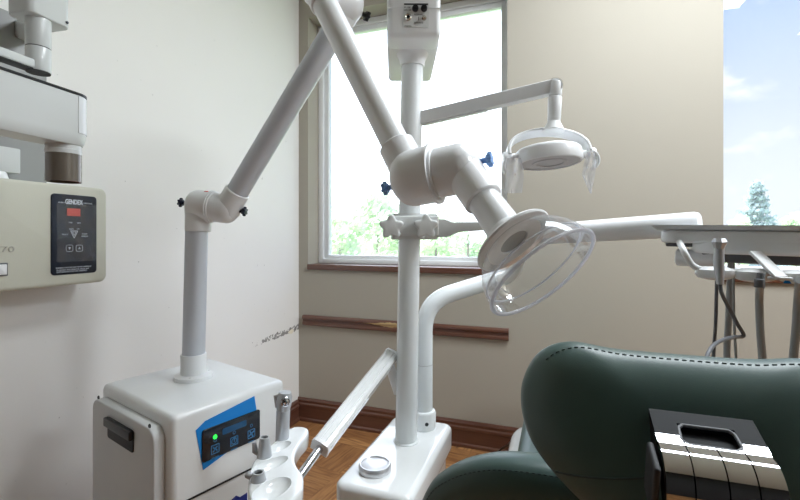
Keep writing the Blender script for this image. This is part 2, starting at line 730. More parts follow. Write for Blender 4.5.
def bx(bm, x0, x1, y0, y1, z0, z1, bev=0.0, seg=2):
    box(bm, (x1 - x0, y1 - y0, z1 - z0), T((x0 + x1) / 2, (y0 + y1) / 2, (z0 + z1) / 2), bev, seg)


# ------------------------------------------------------------------ room shell
XL, YB, XR, YF, ZC = -1.463, 2.27, 2.75, -1.6, 2.75
W1 = (-1.399, -0.232)
W2 = (0.691, 1.90)
WZ0, WZ1 = 0.905, 2.415
WT = 0.20

b = NB(); bx(b, XL - 0.2, XR + 0.2, YF - 0.2, YB + WT, -0.1, 0)
struct('floor', b, M['floor'])
b = NB(); bx(b, XL - 0.2, XR + 0.2, YF - 0.2, YB + WT, ZC, ZC + 0.15)
struct('ceiling', b, M['ceil'])
b = NB(); bx(b, XL - 0.2, XL, YF - 0.2, YB + WT, 0, ZC)
struct('wall_left', b, M['wall_l'])
b = NB(); bx(b, XR, XR + 0.2, YF - 0.2, YB + WT, 0, ZC)
struct('wall_right', b, M['wall'])
b = NB(); bx(b, XL, XR, YF - 0.2, YF, 0, ZC)
struct('wall_front', b, M['wall_dark'])
b = NB()
xs = [XL, W1[0], W1[1], W2[0], W2[1], XR]
zs = [0, WZ0, WZ1, ZC]
for i in range(5):
    for k in range(3):
        if i in (1, 3) and k == 1:
            continue
        bx(b, xs[i], xs[i + 1], YB, YB + WT, zs[k], zs[k + 1])
bmesh.ops.remove_doubles(b, verts=b.verts, dist=1e-5)
# drop the doubled interior faces
seen = {}
for f in list(b.faces):
    k = tuple(round(c, 4) for c in f.calc_center_median())
    seen.setdefault(k, []).append(f)
dead = [f for fs in seen.values() if len(fs) > 1 for f in fs]
bmesh.ops.delete(b, geom=dead, context='FACES_ONLY')
struct('wall_back', b, M['wall'])


def base_profile(h=0.137, t=0.017):
    return [(0, 0), (t * 1.15, 0), (t * 1.15, h * 0.10), (t * 0.8, h * 0.16), (t * 0.8, h * 0.62), (t * 1.0, h * 0.66),
            (t * 1.0, h * 0.74), (t * 0.72, h * 0.80), (t * 0.8, h * 0.90), (t * 0.45, h), (0, h)]


def extrude_profile(bm, prof, p0, p1, out):
    """prof (u outward, v up) swept straight from p0 to p1"""
    b = bmesh.new()
    p0, p1, out = V(p0), V(p1), V(out)
    A = [b.verts.new(p0 + out * u + UP * v) for u, v in prof]
    C = [b.verts.new(p1 + out * u + UP * v) for u, v in prof]
    n = len(prof)
    for i in range(n):
        j = (i + 1) % n
        b.faces.new((A[i], A[j], C[j], C[i]))
    b.faces.new(A[::-1]); b.faces.new(C)
    bmesh.ops.recalc_face_normals(b, faces=b.faces)
    merge(bm, b)


b = NB(); extrude_profile(b, base_profile(), (XL, YB, 0), (XR, YB, 0), (0, -1, 0))
struct('baseboard_back', b, M['wood'], ang=20)
b = NB(); extrude_profile(b, base_profile(0.125), (XL, YF, 0), (XL, YB - 0.02, 0), (1, 0, 0))
struct('baseboard_left', b, M['wood'], ang=20)
b = NB(); extrude_profile(b, base_profile(), (XR, YF, 0), (XR, YB - 0.02, 0), (-1, 0, 0))
struct('baseboard_right', b, M['wood'], ang=20)
# chair rail under the first window
rail = [(0, 0), (0.012, 0), (0.018, 0.006), (0.018, 0.018), (0.012, 0.024), (0.012, 0.036), (0.021, 0.042), (0.021, 0.054), (0.014, 0.062), (0, 0.062)]
b = NB(); extrude_profile(b, rail, (-1.427, YB, 0.572), (-0.224, YB, 0.574), (0, -1, 0))
struct('trim_1', b, M['wood_chip'], ang=20)


def window(name, x0, x1, o=0.034, s=0.030):
    r = bpy.data.objects.new(name, None)
    COL.objects.link(r)
    r.location = ((x0 + x1) / 2, YB, WZ0)
    r['kind'] = 'structure'
    INV[r.name] = T(*(-r.location))
    zs_ = 0.938
    b = NB()                                               # sill board
    bx(b, x0 + 0.0005, x1 - 0.0005, YB - 0.014, YB + 0.16, zs_ - 0.033, zs_, 0.004)
    struct('window_sill', b, M['wood'], r)
    fy = YB + 0.118
    b = NB()                                               # outer frame then inner sash
    zb, zt = zs_, WZ1
    xi0, xi1 = x0 + 0.001, x1 + 0.018
    for (a, c, y0, y1, w) in ((0, 0, fy, fy + 0.07, o), (o, o, fy + 0.016, fy + 0.06, s)):
        X0, X1, Z0, Z1 = xi0 + a, xi1 - a, zb + a * 0.75, zt - 0.002 - a
        bx(b, X0, X0 + w, y0, y1, Z0, Z1, 0.003)
        bx(b, X1 - w, X1, y0, y1, Z0, Z1, 0.003)
        bx(b, X0 + w * 0.8, X1 - w * 0.8, y0, y1, Z0, Z0 + w * 0.8, 0.003)
        bx(b, X0 + w * 0.8, X1 - w * 0.8, y0, y1, Z1 - w, Z1, 0.003)
    struct('window_frame', b, M['vinyl'], r)
    b = NB()
    e = o + s
    bx(b, xi0 + e - 0.005, xi1 - e + 0.005, fy + 0.036, fy + 0.040, zb + e * 0.75 - 0.005, zt - e + 0.005)
    struct('window_pane', b, M['pane'], r)
    return r


window('window_1', *W1)
window('window_2', *W2, 0.022, 0.014)

# ------------------------------------------------------------------ outdoors
b = NB(); bx(b, -90, 120, YB + 1.0, 180, -3.2, -3.0)
o = obj('lawn', b, M['grass']); o['kind'] = 'structure'


def tree(px, top, d, w, mt, name, label, cat='tree', n=2600, kind='round', group=None):
    base = D(px, HOR, d); base.z = -3.0
    H = D(px, top, d).z + 3.0
    R = w * d / FPX / 2
    t = thing(name, label, cat, base, 0, group)
    rnd = random.Random(px)
    b = NB()
    cyl(b, base, base + UP * H * 0.8, 0.05 * R + 0.08, 0.04, 10)
    obj('trunk', b, M['bark'], t)
    b = NB()

    def leaf(p, s):
        a = V((rnd.gauss(0, 1), rnd.gauss(0, 1), rnd.gauss(0, 1))).normalized()
        c = a.orthogonal().normalized()
        e = a.cross(c)
        vs = [b.verts.new(p + c * s), b.verts.new(p + e * s * 0.6), b.verts.new(p - c * s), b.verts.new(p - e * s * 0.6)]
        b.faces.new(vs)
    if kind == 'round':
        blobs = []
        for k in range(16):
            a = rnd.uniform(0, 2 * PI)
            rr = R * math.sqrt(rnd.random()) * 0.75
            zz = H * rnd.uniform(0.35, 0.93)
            q = max(0.25, 1 - ((zz / H - 0.55) / 0.5) ** 2)
            blobs.append((base + V((rr * q * math.cos(a), rr * q * math.sin(a), zz)), R * rnd.uniform(0.28, 0.45)))
        for k in range(n):
            c, r = rnd.choice(blobs)
            u = V((rnd.gauss(0, 1), rnd.gauss(0, 1), rnd.gauss(0, 1))).normalized()
            p = c + u * r * rnd.uniform(0.6, 1.0)
            p.z = min(p.z, base.z + H)
            leaf(p, R * 0.075)
    else:
        L = 16
        for k in range(L):
            f = k / (L - 1)
            z = H * (0.12 + 0.88 * f)
            rad = R * (1 - f) ** 1.0 * rnd.uniform(0.75, 1.15) + 0.12
            m = int(7 + 6 * (1 - f))
            a0 = rnd.uniform(0, 6)
            for j in range(m):
                a = a0 + 2 * PI * j / m + rnd.uniform(-.25, .25)
                rl = rad * rnd.uniform(0.65, 1.15)
                for q in range(int(n / L / m)):
                    s = rnd.random() ** 0.6
                    p = base + V((math.cos(a) * rl * s, math.sin(a) * rl * s, z - 0.22 * rl * s + 0.16 * rl * s * s + rnd.gauss(0, .10)))
                    p += V((rnd.gauss(0, .13), rnd.gauss(0, .13), 0))
                    leaf(p, 0.16)
        for q in range(90):
            leaf(base + UP * (H * rnd.uniform(0.86, 1.0)) + V((rnd.gauss(0, .12), rnd.gauss(0, .12), 0)), 0.14)
    obj('foliage', b, mt, t, ang=180)
    return t


tree(340, 206, 26, 66, M['leaf'], 'leafy_tree', 'pale leafy tree seen at the left edge of the left window')
tree(378, 194, 34, 80, M['leaf3'], 'leafy_tree', 'tall pale tree showing left of the white pole in the left window')
tree(436, 204, 30, 60, M['leaf'], 'leafy_tree', 'leafy tree seen just right of the white pole in the left window')
tree(468, 214, 24, 52, M['leaf3'], 'leafy_tree', 'low bushy tree seen under the clamp arm in the left window')
tree(505, 200, 34, 70, M['leaf'], 'leafy_tree', 'tree behind the slanted suction tube at the right edge of the left window')
tree(757, 185, 30, 62, M['leaf2'], 'conifer_tree', 'bluish conifer seen in the middle of the right window', n=5200, kind='cone')
tree(797, 213, 34, 46, M['leaf3'], 'leafy_tree', 'round tree right of the conifer in the right window')
tree(738, 213, 27, 30, M['leaf'], 'leafy_tree', 'low pale shrub left of the conifer in the right window')

# ------------------------------------------------------------------ extra-oral suction unit
ZT = 0.70
Cn, Cl, Cr = on_z(171, 417, ZT), on_z(106.5, 382, ZT), on_z(281, 378, ZT)
ax1 = math.radians(73.8)
E1 = V((math.cos(ax1), math.sin(ax1), 0))
E2 = V((-math.sin(ax1), math.cos(ax1), 0))
L1 = (Cr - Cn).dot(E1)
L2 = (Cl - Cn).dot(E2)
org = V((Cn.x, Cn.y, 0))
ctr = org + E1 * L1 / 2 + E2 * L2 / 2
unit = thing('suction_unit', 'white cabinet with jointed suction arm and clear dome, left of the pole', 'dental suction unit', ctr, ax1)
RM = Matrix.Translation(org) @ Matrix.Rotation(ax1, 4, 'Z')      # local: x along the front, y into the depth, z up


def rbox(bm, x0, x1, y0, y1, z0, z1, r=0.02, bev=0.008, mtx=RM):
    prism(bm, [(x + (x0 + x1) / 2, y + (y0 + y1) / 2) for x, y in rrect(x1 - x0, y1 - y0, r)], z0, z1, mtx, bev)


b = NB()
box(b, (L1, L2, ZT - 0.06), RM @ T(L1 / 2, L2 / 2, (ZT + 0.06) / 2), 0.016, 4)
cab = obj('cabinet', b, M['cabinet'], unit)


def on_front(px, py):
    p = RM.inverted() @ on_plane(px, py, org, E2)
    return p.x, p.z


def front_m(x, z, off=0.001):
    return RM @ axes((x, -off, z), (1, 0, 0), (0, 0, 1), (0, -1, 0))


# side service panel, seam, drawer line
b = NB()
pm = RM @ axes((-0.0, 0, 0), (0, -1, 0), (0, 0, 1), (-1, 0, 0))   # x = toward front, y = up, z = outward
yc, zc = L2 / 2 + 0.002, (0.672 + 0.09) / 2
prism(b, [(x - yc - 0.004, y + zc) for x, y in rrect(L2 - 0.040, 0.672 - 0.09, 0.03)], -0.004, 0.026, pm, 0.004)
side = obj('side_panel', b, M['panel_shade'], unit)
for px, py in ((98.5, 397.5), (149.5, 426)):
    b = NB()
    p = RM.inverted() @ on_plane(px, py, org - E1 * 0.026, E1)
    cyl(b, RM @ V((-0.025, p.y, p.z)), RM @ V((-0.0275, p.y, p.z)), 0.005, 0.004, 14)
    obj('screw', b, M['black'], side)


def on_side(px, py):
    return RM.inverted() @ on_plane(px, py, org - E1 * 0.026, E1)


p = [on_side(*q) for q in ((108.5, 416), (134, 431), (134, 452), (110, 439))]
y0, y1 = p[1].y, p[0].y
z0, z1 = (p[2].z + p[3].z) / 2, (p[0].z + p[1].z) / 2
b = NB()
hm = RM @ axes((-0.026, (y0 + y1) / 2, (z0 + z1) / 2), (0, -1, 0), (0, 0, 1), (-1, 0, 0))
hw, hh = y1 - y0, z1 - z0
prism(b, rrect(hw, hh, 0.008), -0.002, 0.003, hm, 0.0015)
hd = obj('handle', b, M['dark'], side, label='black recessed side handle')
b = NB()
box(b, (hw * 1.02, hh * 0.42, 0.012), hm @ T(0, hh * 0.30, 0.006), 0.003)
obj('handle_lip', b, M['black'], hd)
b = NB()
za = on_front(189.6, 499.2); zb_ = on_front(248.8, 469.6)
zl = (za[1] + zb_[1]) / 2
box(b, (L1 * 0.99, 0.004, 0.004), RM @ T(L1 / 2, -0.0002, zl))
obj('drawer_seam', b, M['black'], cab)
# control panel
bl = [on_front(*q) for q in ((195.5, 430.5), (205, 421), (254.2, 396), (259, 428), (203, 470))]
b = NB(); prism(b, bl, -0.001, 0.0012, RM @ axes((0, 0, 0), (1, 0, 0), (0, 0, 1), (0, -1, 0)))
stk = obj('control_sticker', b, M['sticker'], unit, label='blue backing sticker')
bp = [on_front(*q) for q in ((201.5, 430.5), (259.2, 408.7), (259.2, 437), (201.5, 463.5))]
ux0, ux1 = bp[0][0], bp[1][0]
uz0, uz1 = (bp[2][1] + bp[3][1]) / 2, (bp[0][1] + bp[1][1]) / 2
pw, ph = ux1 - ux0, uz1 - uz0
fm = front_m((ux0 + ux1) / 2, (uz0 + uz1) / 2, 0.001)
b = NB(); prism(b, rrect(pw, ph, 0.006), -0.001, 0.003, fm, 0.001)
pan = obj('control_panel', b, M['panel'], unit, label='black touch panel with blue symbols')
b = NB(); prism(b, rrect(pw * 0.42, ph * 0.20, 0.003), 0, 0.0006, fm @ T(pw * 0.03, ph * 0.22, 0.003))
obj('display', b, M['lcd'], pan)
b = NB(); lathe(b, [(0, 0), (0.0052, 0), (0.004, 0.002), (0, 0.0028)], fm @ T(-pw * 0.30, ph * 0.16, 0.003), 16)
obj('indicator_light', b, M['led'], pan, label='lit green light')
for k, xo in enumerate((-0.30, 0.02, 0.33)):
    b = NB()
    im = fm @ T(pw * xo, -ph * 0.22, 0.003)
    w_ = 0.020
    for dx, dy, sx_, sy_ in ((0, w_ / 2, w_, 0.002), (0, -w_ / 2, w_, 0.002), (w_ / 2, 0, 0.002, w_), (-w_ / 2, 0, 0.002, w_)):
        box(b, (sx_, sy_, 0.0008), im @ T(dx, dy, 0.0004))
    if k == 0:
        for a in (45, -45):
            box(b, (0.016, 0.003, 0.0008), im @ Matrix.Rotation(math.radians(a), 4, 'Z') @ T(0, 0, 0.0004))
    elif k == 1:
        lathe(b, [(0.006, 0), (0.008, 0), (0.008, 0.0008), (0.006, 0.0008), (0.006, 0)], im, 16)
        box(b, (0.002, 0.010, 0.0008), im @ T(0, 0.002, 0.0004))
    else:
        for a in range(4):
            box(b, (0.009, 0.004, 0.0008), im @ Matrix.Rotation(a * PI / 2 + 0.5, 4, 'Z') @ T(0.005, 0, 0.0004))
    box(b, (0.018, 0.0026, 0.0006), im @ T(0, -0.020, 0.0003))
    lathe(b, [(0.003, 0), (0.0042, 0), (0.0042, 0.0008), (0.003, 0.0008), (0.003, 0)], im @ T(0, 0.021, 0), 14)
    obj('panel_symbol', b, M['icon'], pan)
# navy logo fragment low on the front
b = NB()
lp = [on_front(*q) for q in ((228, 503), (236, 495.5), (240, 497), (247, 492.5), (247, 506))]
prism(b, lp, -0.001, 0.001, RM @ axes((0, 0, 0), (1, 0, 0), (0, 0, 1), (0, -1, 0)))
obj('logo_print', b, M['logo'], unit)
for i, (x, y) in enumerate(((0.05, 0.05), (L1 - 0.05, 0.05), (L1 - 0.05, L2 - 0.05), (0.05, L2 - 0.05))):
    b = NB()
    cyl(b, RM @ V((x, y - 0.012, 0.03)), RM @ V((x, y + 0.012, 0.03)), 0.03, 0.03, 20, 0.004)
    box(b, (0.03, 0.05, 0.03), RM @ T(x, y, 0.05), 0.006)
    obj('caster', b, M['dark'], unit)

# the arm
TB = on_z(193.6, 378, ZT)
b = NB()
lathe(b, [(0, 0), (0.050, 0), (0.051, 0.004), (0.050, 0.011), (0.046, 0.013), (0.034, 0.015), (0.034, 0.068), (0.033, 0.070), (0.0, 0.070)], T(TB.x, TB.y, ZT - 0.0005))
fl = obj('arm_flange', b, M['white'], unit)
for a in (-1.0, 1.1, 3.2):
    b = NB()
    q = TB + V((math.cos(a) * 0.042, math.sin(a) * 0.042, 0.0125))
    lathe(b, [(0, 0), (0.004, 0), (0.003, 0.0014), (0, 0.0014)], T(*q), 12)
    obj('screw', b, M['greyw'], fl)
RT_ = 0.030


def elbow(C, tdir, pdir, half, rt=0.0345, rc=0.043, collar=0.075, name='elbow_joint'):
    """collar along -tdir feeding a dome-ended drum that turns about pdir"""
    C, t, p = V(C), V(tdir).normalized(), V(pdir).normalized()
    b = NB()
    L = collar
    lathe(b, [(0, 0), (rt - 0.002, 0), (rt, 0.002), (rt + 0.0005, L * 0.6), (rt + 0.003, L), (rt, L + 0.012), (0, L + 0.014)], frame(C - t * L, t))
    prof = [(0, -rc * 0.80)]
    for k in range(1, 9):
        a = PI / 2 * k / 8
        prof.append((rc * math.sin(a), -rc * 0.80 * math.cos(a)))
    prof += [(rc, half - 0.006), (rc + 0.0035, half - 0.005), (rc + 0.0035, half), (0, half)]
    lathe(b, prof, frame(C, p), 48)
    return obj(name, b, M['white'], unit)


def knob(C, d, m, r=0.011, n=6):
    d = V(d).normalized()
    b = NB()
    cyl(b, V(C) - d * 0.014, V(C) + d * 0.003, 0.0055, 0.0055, 14)
    lathe(b, [(0, 0), (r * 0.8, 0), (r * 0.9, 0.003), (r * 0.7, 0.011), (0, 0.012)], frame(C, d), 20)
    star(b, n, r, r * 0.22, 0.009, frame(V(C) + d * 0.002, d), 0.002, 48)
    return obj('tension_knob', b, m, unit)


dT1 = (TB - EYE).dot(FW)
A1 = V((TB.x, TB.y, D(200, 205, dT1).z)) + RT * 0.014
B1 = D(227, 209, dT1 - 0.01)
A2 = D(349, 6, 1.09)
B2 = D(316, -13, 1.035)
A3 = D(413, 178, 0.862)
B3 = D(461, 168.5, 0.82)
FL = D(513.5, 241.5, 0.715)
b = NB(); cyl(b, TB + UP * 0.06, V((A1.x, A1.y, A1.z - 0.06)) - RT * 0.005, RT_, RT_, 36)
obj('lower_tube', b, M['alu'], unit)
p1 = (B1 - A1).normalized()
h1 = (B1 - A1).length / 2
elbow(A1, UP + RT * 0.02, p1, h1)
t2 = (A2 - B1).normalized()
elbow(B1, -t2, -p1, h1, rc=0.041, collar=0.062)
knob(A1 - p1 * 0.048, -p1, M['navy'])
knob(B1 + p1 * 0.046, p1, M['navy'])
b = NB()
rp = A1 + p1 * (h1 * 0.70) + UP * 0.0405 - FW * 0.0145
box(b, (0.011, 0.007, 0.003), frame(rp, UP * 0.9 - FW * 0.3, RT - UP * 0.4), 0.001)
obj('red_mark', b, M['red'], unit)
b = NB(); cyl(b, B1 + t2 * 0.05, A2 - t2 * 0.04, RT_, RT_, 36)
obj('middle_tube', b, M['alu'], unit)
p2 = (B2 - A2).normalized()
h2 = (B2 - A2).length / 2
elbow(A2, t2, p2, h2, collar=0.06)
t3 = (A3 - B2).normalized()
elbow(B2, -t3, -p2, h2, collar=0.062)
knob(A2 - p2 * 0.048, -p2, M['black'])
b = NB(); cyl(b, B2 + t3 * 0.05, A3 - t3 * 0.05, RT_, RT_ - 0.001, 36)
obj('upper_tube', b, M['tube_l'], unit)
p3 = (B3 - A3).normalized()
h3 = (B3 - A3).length / 2
elbow(A3, t3, p3, h3, rt=0.037, rc=0.056, collar=0.082)
t4 = (FL - B3).normalized()
elbow(B3, -t4, -p3, h3, rt=0.0355, rc=0.048, collar=0.088)
knob(A3 - p3 * 0.056 - UP * 0.010, -p3, M['blue'], 0.012)
knob(B3 + p3 * 0.049 + UP * 0.006, p3, M['blue'], 0.012)
b = NB(); cyl(b, B3 + t4 * 0.07, FL - t4 * 0.018, RT_ - 0.001, RT_ + 0.001, 36)
obj('nozzle_tube', b, M['tube_l'], unit)
t5 = (RT * 0.475 - UP * 0.67 - FW * 0.57).normalized()
t5 = (t5 + t4 * 0.22).normalized()
b = NB()
fmx = frame(FL, t5)
lathe(b, [(0.026, -0.028), (0.034, -0.028), (0.037, -0.02), (0.040, -0.010), (0.067, -0.004), (0.070, 0.0), (0.068, 0.003), (0.040, 0.004), (0.026, 0.002), (0.026, -0.028)], fmx, 56)
obj('nozzle_flange', b, M['satin'], unit)
b = NB(); lathe(b, [(0, 0), (0.0265, 0), (0.0265, 0.003), (0, 0.003)], fmx @ T(0, 0, -0.004), 32)
obj('nozzle_mesh', b, M['hose'], unit, label='grey inner nozzle opening')
DL, DR = 0.072, 0.094
b = NB()
prof = []
for k in range(15):
    f = k / 14
    prof.append((0.050 + (DR - 0.050) * math.sin(f * PI / 2) ** 0.75, 0.003 + DL * f ** 1.25))
lathe(b, prof, fmx, 72)
dome = obj('suction_dome', b, M['dome'], unit, label='clear plastic dome')
b = NB()
rp_ = [(DR + 0.0035 * math.cos(a), 0.003 + DL + 0.0028 * math.sin(a)) for a in [2 * PI * k / 10 for k in range(11)]]
lathe(b, rp_, fmx, 80)
lathe(b, [(0.0875 + 0.0016 * math.cos(a), DL * 0.74 + 0.0016 * math.sin(a)) for a in [2 * PI * k / 8 for k in range(9)]], fmx, 80)
obj('dome_rim', b, M['rim'], dome)

# ------------------------------------------------------------------ service post (box, pole, head box)
ZJ = 0.545
BX0, BX1, BY0, BY1 = -0.474, -0.288, 0.872, 1.275
PB = on_z(406, 441, ZJ)
PD = (PB - EYE).dot(FW)
PT = D(412.3, 57, PD)
post = thing('service_post', 'white floor box carrying the tall white pole with switch box on top', 'equipment post', ((BX0 + BX1) / 2, (BY0 + BY1) / 2, 0))
b = NB()
prism(b, [(x + (BX0 + BX1) / 2, y + (BY0 + BY1) / 2) for x, y in rrect(BX1 - BX0 - 0.026, BY1 - BY0 - 0.026, 0.03)], 0, ZJ - 0.03)
base = obj('floor_box', b, M['gloss'], post)
b = NB()
prism(b, [(x + (BX0 + BX1) / 2, y + (BY0 + BY1) / 2) for x, y in rrect(BX1 - BX0, BY1 - BY0, 0.026, 8)], ZJ - 0.075, ZJ, bev=0.014, seg=5)
obj('box_lid', b, M['gloss'], post)
cp = on_z(375, 470, ZJ)
b = NB()
lathe(b, [(0, 0), (0.038, 0), (0.039, 0.004), (0.039, 0.012), (0.036, 0.017), (0.034, 0.017), (0.032, 0.014), (0.018, 0.0165), (0, 0.018)], T(cp.x, cp.y, ZJ), 48)
obj('lid_cap', b, M['steel'], post, label='round silver cap')
pdir = (PT - PB).normalized()
b = NB()
cyl(b, PB - pdir * 0.02, PT + pdir * 0.03, 0.0295, 0.0295, 48)
lathe(b, [(0, 0), (0.034, 0), (0.034, 0.002), (0.030, 0.005), (0, 0.005)], T(PB.x, PB.y, ZJ), 48)
obj('pole', b, M['pole'], post)
# head box: underside at measured height, running away from the viewer
zb0 = 1.592
hf = D(414.3, 37, 1.065)
hx = Matrix.Translation((hf.x, hf.y, zb0)) @ Matrix.Rotation(YAW + math.radians(0.6), 4, 'Z')
b = NB()
box(b, (0.131, 0.085, 0.24), hx @ T(0, 0.043, 0.12), 0.014, 4)
box(b, (0.136, 0.270, 0.24), hx @ T(0, 0.195, 0.124), 0.012, 4)
hb = obj('switch_box', b, M['satin'], post)
b = NB()
lathe(b, [(0, -0.030), (0.034, -0.030), (0.0345, -0.014), (0.040, -0.004), (0.046, 0.01), (0, 0.01)], frame(V((PT.x, PT.y, zb0)), pdir), 40)
obj('pole_collar', b, M['white'], post)
b = NB()
box(b, (0.1325, 0.088, 0.0012), hx @ T(0, 0.043, 0.069), 0)
obj('box_seam', b, M['greyw'], hb)
# label plate with fuses, jack and toggle


def hface(px, py, off=0.0):
    p = hx.inverted() @ on_plane(px, py, hx @ V((0, 0.0005, 0)), hx.to_3x3() @ V((0, 1, 0)))
    return hx @ axes((p.x, -off, p.z), (1, 0, 0), (0, 0, 1), (0, -1, 0))


k_ = 1.065 / FPX
b = NB(); prism(b, rrect(25.5 * k_, 24 * k_, 0.003), -0.001, 0.001, hface(416, 15.5))
pl = obj('fuse_plate', b, M['greyw'], post)
for px in (415.3, 424):
    b = NB(); lathe(b, [(0, 0), (0.0079, 0), (0.0079, 0.006), (0.0062, 0.009), (0, 0.009)], hface(px, 9.2, 0.001), 24)
    box(b, (0.009, 0.002, 0.001), hface(px, 9.2, 0.0103))
    obj('fuse_holder', b, M['black'], pl)
b = NB(); lathe(b, [(0.0045, -0.001), (0.0045, 0.004), (0.006, 0.005), (0.0085, 0.003), (0.0085, 0), (0.0045, -0.001)], hface(408, 17.8, 0.001), 24)
jk = obj('jack_socket', b, M['led_off'], pl)
b = NB(); lathe(b, [(0, 0), (0.0047, 0), (0.0047, 0.003), (0, 0.003)], hface(408, 17.8, 0.001), 18)
obj('socket_hole', b, M['black'], jk)
b = NB(); lathe(b, [(0, 0), (0.0058, 0), (0.0055, 0.003), (0.003, 0.004), (0, 0.004)], hface(424, 18.6, 0.001), 20)
m_ = hface(424, 18.6, 0.004)
cyl(b, m_ @ V((0, 0, 0)), m_ @ V((0, -0.006, 0.008)), 0.0022, 0.003, 12)
obj('toggle_switch', b, M['led_off'], pl)
b = NB()
for s, px, py, w in (('FUSE', 407.2, 7.8, 6.2), ('250V 5A', 407.3, 10.4, 7.2), ('NORMAL', 418.6, 14.9, 8.6), ('SERVICE', 418.4, 23.1, 9.0), ('MAIN', 408, 26.6, 6.4)):
    text(b, s, 0.0055, hface(px, py, 0.0011), 0.0002, w=w * k_)
box(b, (24 * k_, 0.004, 0.0006), hface(416, 4.6, 0.001))
box(b, (0.0012, 0.009, 0.0006), hface(418.5, 18.9, 0.001))
obj('plate_text', b, M['print_d'], pl)

# clamp on the pole
cl_c = PB + pdir * ((D(409, 226, PD).z - ZJ) / pdir.z)
cm = Matrix.Translation(cl_c) @ Matrix.Rotation(YAW, 4, 'Z')


def CPX(px, py, d):
    return cm.inverted() @ D(px, py, d)


clamp = thing('pole_clamp', 'white two-knob clamp with flat side arm, fixed round the pole at window height', 'clamp', cl_c)
b = NB()
box(b, (0.126, 0.030, 0.052), cm @ T(0.013, -0.034, 0.0), 0.006)
box(b, (0.126, 0.026, 0.070), cm @ T(0.013, 0.006, -0.002), 0.004)
lathe(b, [(0.0305, -0.035), (0.041, -0.035), (0.041, 0.033), (0.0305, 0.033), (0.0305, -0.035)], cm, 40)
obj('clamp_block', b, M['greyw'], clamp)
for px, py in ((391.5, 227), (425.8, 226.5)):
    b = NB()
    km = frame(D(px, py, PD - 0.052), -FW, RT * 0.95 + UP * 0.3)
    star(b, 5, 0.0275, 0.0052, 0.020, km, 0.006, 80)
    lathe(b, [(0, 0), (0.010, 0), (0.006, 0.0015), (0, 0.002)], km @ T(0, 0, 0.018), 20)
    cyl(b, km @ V((0, 0, -0.02)), km @ V((0, 0, 0.002)), 0.010, 0.010, 18)
    obj('star_knob', b, M['greyw'], clamp)
b = NB()
q0, q1, q2 = CPX(432, 227, PD), CPX(452, 226, PD), CPX(500, 226.5, PD)
poly = [(q0.x, 0.019), (q1.x - 0.02, 0.019), (q1.x, 0.011), (q2.x, 0.012), (q2.x, -0.010), (q1.x + 0.02, -0.016), (q1.x - 0.012, -0.03), (q0.x, -0.032)]
prism(b, poly, -0.011, 0.011, cm @ axes((0, 0.004, 0), (1, 0, 0), (0, 0, 1), (0, -1, 0)), 0.003)
obj('clamp_arm', b, M['greyw'], clamp)

# ------------------------------------------------------------------ operatory light
la0, la1 = D(419, 119, PD), D(553, 87.5, 1.08)
oplight = thing('operatory_light', 'white overhead dental light on a slanted arm from the pole', 'dental light', (D(552, 160, 1.06).x, D(552, 160, 1.06).y, D(552, 172, 1.06).z))
ld = (la1 - la0).normalized()
b = NB()
sec = [(x, y) for x, y in rrect(0.034, 0.030, 0.003, 3)]
sweep(b, [la0 - ld * 0.008, la0 + ld * 0.1, la1 - ld * 0.1, la1 + ld * 0.008], 1.0, section=sec, up=UP)
lathe(b, [(0, -0.0135), (0.0185, -0.0135), (0.0185, 0.0135), (0, 0.0135)], frame(la1 + ld * 0.004, ld.cross(UP)), 28)
arm = obj('light_arm', b, M['satin'], oplight)
b = NB()
dn = V((ld.x, ld.y, 0)).cross(ld).normalized()
upn = ld.cross(V((ld.y, -ld.x, 0))).normalized()
if upn.z < 0:
    upn = -upn
s0, s1 = la0 + ld * 0.01 - upn * 0.019, la0 + (la1 - la0) * 0.52 - upn * 0.0195
sweep(b, [s0, s1], 1.0, section=[(x, y) for x, y in rrect(0.003, 0.016, 0.001, 2)], up=upn)
obj('arm_strip', b, M['gloss'], arm)
b = NB()
lathe(b, [(0.0296, -0.028), (0.036, -0.028), (0.0365, -0.02), (0.0365, 0.02), (0.036, 0.028), (0.0296, 0.028)], frame(PB + pdir * ((la0.z - ZJ) / pdir.z), pdir), 36) if False else cyl(b, la0 - ld * 0.012, la0 + ld * 0.004, 0.012, 0.012, 20)
obj('arm_pivot', b, M['white'], oplight)
b = NB()
k1, k2 = D(555.8, 82, 1.075), D(553.5, 131, 1.065)
dz_ = (k1 - k2)
cyl(b, k1, k1 - dz_ * 0.30, 0.0155, 0.0155, 28, 0.004)
cyl(b, k1 - dz_ * 0.31, k2 + dz_ * 0.18, 0.0165, 0.0155, 28, 0.003)
cyl(b, k2 + dz_ * 0.20, k2 - dz_ * 0.02, 0.0155, 0.026, 28, 0.003)
obj('drop_post', b, M['satin'], oplight)
LC = D(549, 156, 1.06)
lmx = axes(LC, RT, FW, UP) @ Matrix.Rotation(math.radians(-3.0), 4, 'Y') @ Matrix.Rotation(math.radians(-9), 4, 'X')
b = NB()
yk = []
for k in range(25):
    a = PI * k / 24
    x_ = -0.098 * math.cos(a)
    yk.append(lmx @ V((x_, 0.022 * math.sin(a), 0.004 + 0.066 * math.sin(a) ** 0.8)))
sweep(b, yk, 1.0, section=[(x, y) for x, y in rrect(0.008, 0.032, 0.003, 3)], up=-RT)
for s in (-1, 1):
    cyl(b, lmx @ V((s * 0.092, 0, 0.0)), lmx @ V((s * 0.112, 0, 0.0)), 0.015, 0.015, 24, 0.003)
obj('yoke', b, M['white'], oplight)
b = NB()
lathe(b, [(0.0, 0.018), (0.60, 0.018), (0.93, 0.0172), (0.98, 0.014), (1.0, 0.009), (1.0, -0.013), (0.975, -0.018), (0.93, -0.019), (0.92, -0.015), (0, -0.015)], lmx, 64, 0.079, 0.060)
